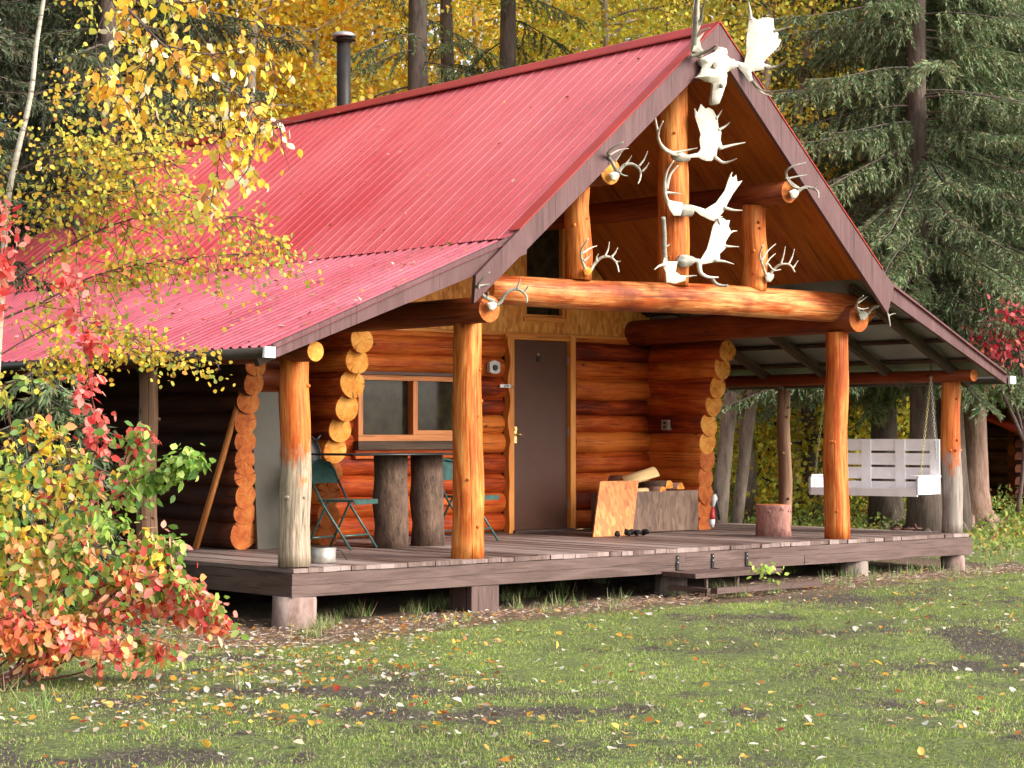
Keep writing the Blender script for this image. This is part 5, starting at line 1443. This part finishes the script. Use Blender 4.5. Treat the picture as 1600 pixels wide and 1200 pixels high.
trunk_tree('spruce_tree', 1411, 44, .13, (0, 0), M_bark, 'distant grey trunk above the middle of the swing', flare=.3)
trunk_tree('spruce_tree', 1225, 46, .12, (0, 0), M_bark, 'distant dark trunk just right of the thin rear post', flare=.3)
trunk_tree('spruce_tree', 1358, 42, .16, (0, 0), M_bark, 'distant dark trunk behind the left half of the swing', flare=.3)

# far-off wood: one mass of foliage closing the view
def far_wood():
    n = 150000; px = RNG.uniform(-1500, 3100, n); D = RNG.uniform(50, 72, n); lat = (px - 800) / CAMF * D
    P = CC[None] + F0[None] * D[:, None] + R0[None] * lat[:, None]; h = RNG.random(n) ** .8 * 15; P[:, 2] = -.35 + h
    k = fbm(px / 60.0, h * 1.2, .9) + .5 * fbm(px / 23.0, h * 2.6, 1.1); P = P[k > -.75]; h = h[k > -.75]; px = px[k > -.75]; k = k[k > -.75]; n = len(P)
    yel = np.clip(.5 + .9 * fbm(px / 90.0, h * .35, .8), 0, 1)
    yel = np.where((px > -50) & (px < 330), yel * .2, yel); yel = np.where(px > 1240, yel * .35 + (h < 2.5) * .3, yel)
    isy = RNG.random(n) < yel
    cols = np.where(isy[:, None], pal([(.92, .68, .07), (.94, .58, .05), (.75, .68, .12)], n), pal([(.10, .14, .06), (.16, .20, .09), (.22, .21, .11), (.12, .12, .06)], n))
    s_ = RNG.uniform(.12, .30, n)
    o = leaves('far_wood', P, s_, cols, parent=None, tmpl=ROUND, droop=.3)
    props(o, 'far-off mass of dark spruce and yellow aspen foliage closing the view', 'woodland', kind='stuff')
    s2 = 70; 
far_wood()
for k, (px, hint) in enumerate([(20, 'in the gap left of the birch stem'), (120, 'between the birch stem and the poplar leaves'), (345, 'just left of the golden aspens'), (440, 'left of the stove pipe'), (575, 'right of the stove pipe'),
        (745, 'between the thick grey trunks above the ridge'), (905, 'above the middle of the ridge'), (1000, 'left of the apex antlers'), (1210, 'right of the big apex palm'), (1300, 'above the right fascia'), (1385, 'low behind the left of the swing'), (1462, 'behind the swing chains'), (1545, 'right of the big reddish trunk'), (1190, 'behind the thin rear post')]):
    D = random.uniform(46, 56); p = place(px, D)
    root = empty('spruce_tree', p, 'plain far-off trunk deep in the wood, ' + hint, 'tree', 'trunks deep in the wood'); m = MB(); r = random.uniform(.10, .2)
    m.tube([(0, 0, -.2), (0, 0, .4), (.05, 0, 5), (.0, .05, 13)], [r * 1.3, r, r * .85, r * .4], 9, wob=.04); m.build('trunk', M_bark, root)

# left: young grey spruce boughs behind the bush
ys = make_spruce('young_spruce', 2.1, .2, 1.0, 33, .03, M_bark, SPR, 60, 2.2)
p = place(70, 15.6); ys.location = p; props(ys, 'young grey green spruce in front of the left porch, behind the red leaved bush', 'tree')
s_local = False

# ---- foreground birch, poplar and dogwood: branches traced through the picture at their own depths
def ptd(q, D): return at(q[0], q[1], D=D)
def branch(m, pts, D, r0, r1=.003, dD=0.0):
    P = smooth_path([ptd(q, D + dD * i / max(1, len(pts) - 1)) for i, q in enumerate(pts)], 5); k = len(P)
    m.tube(P, [lerp(r0, r1, i / (k - 1)) for i in range(k)], 7, wob=.08, caps=(True, True)); return P
def twigs(m, P, n, L, hang=.2, start=.15):
    """side twigs off a branch; returns leaf anchor points"""
    out = []
    for _ in range(n):
        x = random.uniform(start, .999) * (len(P) - 1); i = int(x); q = P[i].lerp(P[i + 1], x - i); ax = (P[i + 1] - P[i]).normalized()
        d = (ax * .5 + Vector((random.gauss(0, 1), random.gauss(0, 1), random.gauss(0, .8) - hang))).normalized(); l = L * random.uniform(.4, 1.2)
        pts = [q]
        for k in range(4):
            d = (d + Vector((0, 0, -.15 * hang)) + Vector((random.gauss(0, .12), random.gauss(0, .12), random.gauss(0, .12)))).normalized(); pts.append(pts[-1] + d * l / 4)
        m.tube(pts, [.0035, .003, .0025, .002, .0015], 4, caps=(False, False)); out += pts[1:]
    return out
def clump(anchors, n, sp): 
    A = np.array([tuple(a) for a in anchors]); k = RNG.integers(0, len(A), n); return A[k] + RNG.normal(scale=sp, size=(n, 3))

random.seed(77)
# birch
DB = 13.2
bp = place(-15, DB)
bt = empty('birch_tree', bp, 'slender white birch at the left edge with small yellow green leaves hanging over the roof', 'tree')
m = MB()
base = at(-15, 1100, D=DB)
stem = smooth_path([Vector((bp.x, bp.y, bp.z - .1)), ptd((-22, 900), DB), ptd((-12, 700), DB), ptd((0, 500), DB), ptd((10, 330), DB), ptd((27, 240), DB), ptd((48, 150), DB), ptd((57, 70), DB), ptd((68, 0), DB), ptd((82, -90), DB), ptd((90, -250), DB), ptd((95, -420), DB)], 4)
ks = len(stem); m.tube(stem, [lerp(.030, .008, (i / (ks - 1)) ** .9) for i in range(ks)], 12, wob=.06)
m.build('trunk', M_birch, bt)
anch = []
for pts, r, n_, L in [
    (((5, 420), (60, 340), (140, 270), (235, 215), (330, 190), (420, 200)), .010, 34, .34),
    (((3, 450), (80, 400), (180, 350), (280, 330), (380, 345), (440, 380)), .010, 44, .34),
    (((0, 500), (70, 470), (150, 430), (240, 410), (330, 400), (400, 395)), .009, 44, .30),
    (((-8, 620), (60, 575), (130, 560), (210, 545), (290, 555), (345, 570)), .009, 34, .17),
    (((-8, 560), (60, 520), (120, 500), (180, 520), (240, 530)), .007, 20, .22),
    (((20, 270), (90, 240), (150, 225), (220, 240), (290, 265)), .008, 36, .32),
    (((8, 360), (70, 310), (150, 300), (230, 300), (300, 300)), .008, 30, .30),
    (((48, 150), (120, 130), (190, 150), (260, 190)), .006, 14, .26),
    (((20, 280), (-30, 240), (-90, 230)), .006, 16, .3),
    (((10, 330), (-40, 330), (-100, 360)), .006, 16, .3),
    (((68, 0), (120, -40), (190, -60)), .006, 12, .3), (((82, -90), (20, -140), (-60, -150)), .006, 16, .4), (((88, -200), (160, -260), (250, -270)), .006, 20, .4), (((92, -330), (40, -390), (-20, -400)), .005, 16, .4)]:
    m = MB(); P = branch(m, pts, DB, r * .8, .002, random.uniform(-.5, .5)); anch += twigs(m, P, int(n_ * 1.5), L, .35); m.build('branch', M_twig, bt)
n = 7400
leaves('crown', clump(anch, n, .055), RNG.uniform(.022, .045, n), pal([(.74, .58, .07), (.80, .54, .08), (.52, .52, .09), (.86, .52, .09), (.36, .40, .09), (.55, .26, .06)], n, [.24, .17, .22, .12, .17, .08]), parent=bt, tmpl=ROUND, droop=1.2)

# poplar reaching in from the upper left
DP = 11.6
pp = place(-260, DP)
po = empty('poplar_tree', pp, 'poplar branch with large golden leaves reaching in from the upper left', 'tree')
m = MB(); tr = [Vector((pp.x, pp.y, pp.z - .1)), ptd((-255, 700), DP), ptd((-270, 300), DP), ptd((-240, -100), DP), ptd((-230, -500), DP)]
m.tube(smooth_path(tr, 4), [lerp(.11, .04, i / 16) for i in range(17)], 14, wob=.05); m.build('trunk', M_barkasp, po)
anch = []
for pts, r, n_, L in [
    (((-250, 60), (-60, -60), (90, -50), (175, -5), (215, 30), (255, 70), (320, 115), (375, 150), (410, 190), (440, 190)), .018, 40, .26),
    (((255, 70), (330, 85), (400, 75), (450, 130)), .007, 16, .22),
    (((320, 115), (345, 180), (345, 230), (335, 290)), .005, 15, .16),
    (((175, -5), (150, 60), (160, 120), (190, 150)), .005, 14, .18),
    (((175, -5), (250, 0), (310, 5)), .006, 12, .2),
    (((215, 30), (215, 90), (230, 150)), .005, 8, .15),
    (((375, 150), (400, 210), (385, 270)), .004, 10, .14), (((335, 290), (330, 320)), .003, 4, .10),
    (((-60, -60), (0, -130), (90, -170)), .008, 16, .3), (((-240, -80), (-100, -200), (60, -300)), .012, 24, .4)]:
    m = MB(); P = branch(m, pts, DP, r * .8, .002, random.uniform(-.3, .3)); anch += twigs(m, P, int(n_ * 1.4), L, .5, .3); m.build('branch', M_twig, po)
n = 850
leaves('crown', clump(anch, n, .05), RNG.uniform(.042, .082, n), pal([(.94, .64, .07), (.95, .72, .16), (.90, .46, .05), (.92, .84, .58), (.66, .68, .12), (.55, .24, .06)], n, [.34, .24, .16, .12, .08, .06]), parent=po, tmpl=LEAF, droop=1.6)

# dogwood bush, lower left
DD = 12.3
dp = place(20, DD)
dg = empty('dogwood_bush', dp, 'leafy bush at lower left with red, orange, yellow and green leaves', 'bush')
groups = {'r': [], 'o': [], 'g': [], 'y': []}
bx, by, bz = dp.x, dp.y, dp.z
def stemline(pts, D, r, n_, L, hang, keys, dD=0.0, start=.25):
    m = MB(); base = ptd((random.uniform(-60, 90), 1095), D); base.z = bz - .03
    P = smooth_path([base] + [ptd(q, D + dD) for q in pts], 5); k = len(P)
    m.tube(P, [lerp(r, .002, i / (k - 1)) for i in range(k)], 7, wob=.05)
    A = twigs(m, P, n_, L, hang, start)
    for j, a in enumerate(A): groups[keys[(j * 7 + random.randint(0, 2)) % len(keys)]].append(a)
    m.build('stem', M_redtwig, dg)
for s_ in [
    (((60, 980), (130, 860), (190, 770), (250, 730), (300, 715)), 12.1, .009, 26, .17, .3, 'gggg', 0.0, .45),
    (((70, 960), (140, 830), (215, 700), (228, 665)), 12.3, .009, 20, .14, .3, 'grr', 0.0, .45),
    (((40, 950), (90, 830), (150, 700), (140, 600), (130, 520), (120, 430)), 12.5, .009, 26, .12, .5, 'rrrr', 0.1, .5),
    (((110, 1000), (180, 930), (250, 900), (310, 930), (335, 965)), 11.9, .008, 30, .16, .4, 'rrog', 0.0, .3),
    (((120, 1020), (180, 960), (240, 935), (285, 945)), 12.0, .008, 26, .17, .4, 'roor', 0.0, .3),
    (((90, 1010), (150, 930), (220, 870), (270, 850)), 12.2, .008, 30, .18, .3, 'gorg', 0.0, .3),
    (((40, 1000), (60, 900), (90, 800), (110, 700), (60, 660)), 12.3, .008, 30, .22, .3, 'yyog', 0.0, .35),
    (((20, 960), (10, 830), (20, 700), (5, 600)), 12.2, .008, 26, .22, .3, 'ygy', 0.0, .3),
    (((-10, 960), (-40, 800), (-60, 650), (-20, 500), (5, 400), (15, 320)), 12.4, .009, 30, .14, .4, 'rrr', 0.0, .5),
    (((60, 1040), (100, 980), (160, 990), (200, 1030)), 11.8, .007, 26, .15, .6, 'oro', 0.0, .3),
    (((0, 1020), (-10, 950), (20, 900), (40, 860)), 11.9, .007, 30, .22, .3, 'oyog', 0.0, .2),
    (((50, 1020), (90, 940), (110, 880), (140, 820)), 11.8, .007, 34, .20, .3, 'oggo', 0.0, .25),
    (((-40, 1030), (-20, 980), (30, 960), (60, 990)), 11.7, .007, 26, .18, .5, 'oro', 0.0, .2),
    (((70, 1030), (120, 960), (190, 900), (240, 830)), 12.1, .008, 34, .17, .3, 'rogy', 0.0, .25),
    (((0, 940), (40, 840), (100, 760), (150, 740)), 12.6, .008, 30, .24, .3, 'gyr', 0.0, .25),
    (((-60, 900), (-80, 760), (-50, 640)), 12.4, .008, 24, .26, .3, 'gyo', 0.0, .25),
    (((130, 1050), (180, 1010), (235, 1000), (265, 1010)), 12.2, .006, 12, .12, .5, 'rog', 0.0, .3)]:
    stemline(*s_)
CL = {'r': [(.78, .12, .10), (.86, .26, .22), (.66, .07, .07), (.88, .38, .30)], 'o': [(.85, .36, .12), (.88, .50, .20), (.82, .24, .12), (.90, .62, .34)],
      'g': [(.22, .38, .06), (.34, .50, .10), (.14, .27, .06), (.46, .56, .16)], 'y': [(.78, .60, .08), (.65, .62, .10), (.82, .48, .07), (.50, .55, .10)]}
PP = []; CO = []
for k, num in (('r', 1450), ('o', 1450), ('g', 2300), ('y', 1050)):
    PP.append(clump(groups[k], num, .035)); CO.append(pal(CL[k], num))
PP = np.concatenate(PP); CO = np.concatenate(CO); n = len(PP)
leaves('foliage', PP, RNG.uniform(.038, .082, n), CO, parent=dg, tmpl=LEAF, droop=1.1, up=.6)

# little plant by the step
p = at(1195, 905, Y=-.55); pl_ = empty('green_sapling', (p.x, -.55, float(gz(p.x, -.55))), 'small bright green seedling growing beside the porch step', 'plant')
m = MB(); top = at(1197, 888, Y=-.55); m.tube([(p.x, -.55, float(gz(p.x, -.55))), (p.x + .01, -.55, top.z - .05), tuple(top)], [.004, .003, .002], 5); m.build('stem', M_twig, pl_)
P = np.array([tuple(at(1195 + RNG.normal() * 12, 893 + RNG.normal() * 8, Y=-.55 + RNG.normal() * .05)) for _ in range(34)])
leaves('foliage', P, RNG.uniform(.04, .07, 34), pal([(.45, .60, .10), (.60, .70, .18), (.30, .45, .08)], 34), parent=pl_, tmpl=LEAF, droop=.2, up=1.0)

# red shrub far right, above the shed
rp = place(1590, 25); rs = empty('red_leaved_tree', rp, 'small tree with crimson leaves above the shed at the right edge', 'tree')
m = MB(); anch = []
D = 25
for pts in (((1590, 800), (1600, 690), (1575, 600), (1562, 545), (1565, 505)), ((1600, 700), (1600, 600), (1590, 530), (1600, 490)), ((1600, 690), (1560, 600), (1530, 555))):
    P = branch(m, pts, D, .03, .004); anch += twigs(m, P[len(P) // 2:], 26, .45, .0, .2)
m.build('trunk', M_twig, rs); n = 520
anch = [a for a in anch if a.z > 1.8]
leaves('crown', clump(anch, n, .10), RNG.uniform(.05, .10, n), pal([(.62, .04, .08), (.78, .14, .18), (.45, .03, .05), (.70, .20, .12)], n), parent=rs, droop=.6)

# small dark log shed, far right
q = place(1622, 33)
sh = empty('log_shed', q, 'small dark log shed with low red roof at the right edge', 'shed')
def P3(px, py, D): return at(px, py, D=D)
wl0 = P3(1572, 775, 33); m = MB()
ex = Vector((.93, -.36, 0)).normalized(); ey = Vector((.36, .93, 0))
def SW(u, v, z): return wl0 + ex * u + ey * v + Vector((0, 0, z - wl0.z + q.z))
for k in range(9):
    z = .12 + k * .2; m.tube([SW(.1, 0, z), SW(2.2, 0, z), SW(4.6, 0, z)], .108, 10, wob=.03, capm=1); m.tube([SW(.2, -.1, z + .08), SW(.2, 3.0, z + .08)], .10, 10, wob=.03, capm=1)
m.build('log_wall', [M_verydark, M_logdark], sh)
def quad_slab(name, P, t, mat, parent):
    m = MB(); 
    for p_ in P: m.v.append(Vector(p_))
    for p_ in P: m.v.append(Vector(p_) - Vector((0, 0, t)))
    for f in ((0, 1, 2, 3), (7, 6, 5, 4), (0, 4, 5, 1), (1, 5, 6, 2), (2, 6, 7, 3), (3, 7, 4, 0)): m.face(list(f), [(m.v[k].x, m.v[k].y) for k in f])
    return m.build(name, mat, parent)
quad_slab('roof', [SW(-.1, -1.0, 1.30), SW(4.8, -1.0, 1.30), SW(4.8, 1.6, 1.95), SW(-.1, 1.6, 1.95)], .05, M_ridge, sh)
quad_slab('upper_roof', [SW(-.5, -1.3, 2.30), SW(5.0, -1.3, 2.30), SW(5.0, 3.3, 3.3), SW(-.5, 3.3, 3.3)], .08, M_dark, sh)
m = MB(); m.tube([SW(-.28, -1.1, -.2), SW(-.28, -1.1, 1.0), SW(-.28, -1.1, 2.28)], [.075, .07, .065], 12, wob=.05); m.build('post', M_rearpost, sh)
m = MB(); m.tube([SW(-.3, -.8, .35), SW(4.6, -.8, .35)], .07, 10, wob=.04, capm=1); m.build('rail', [M_verydark, M_verydark], sh)
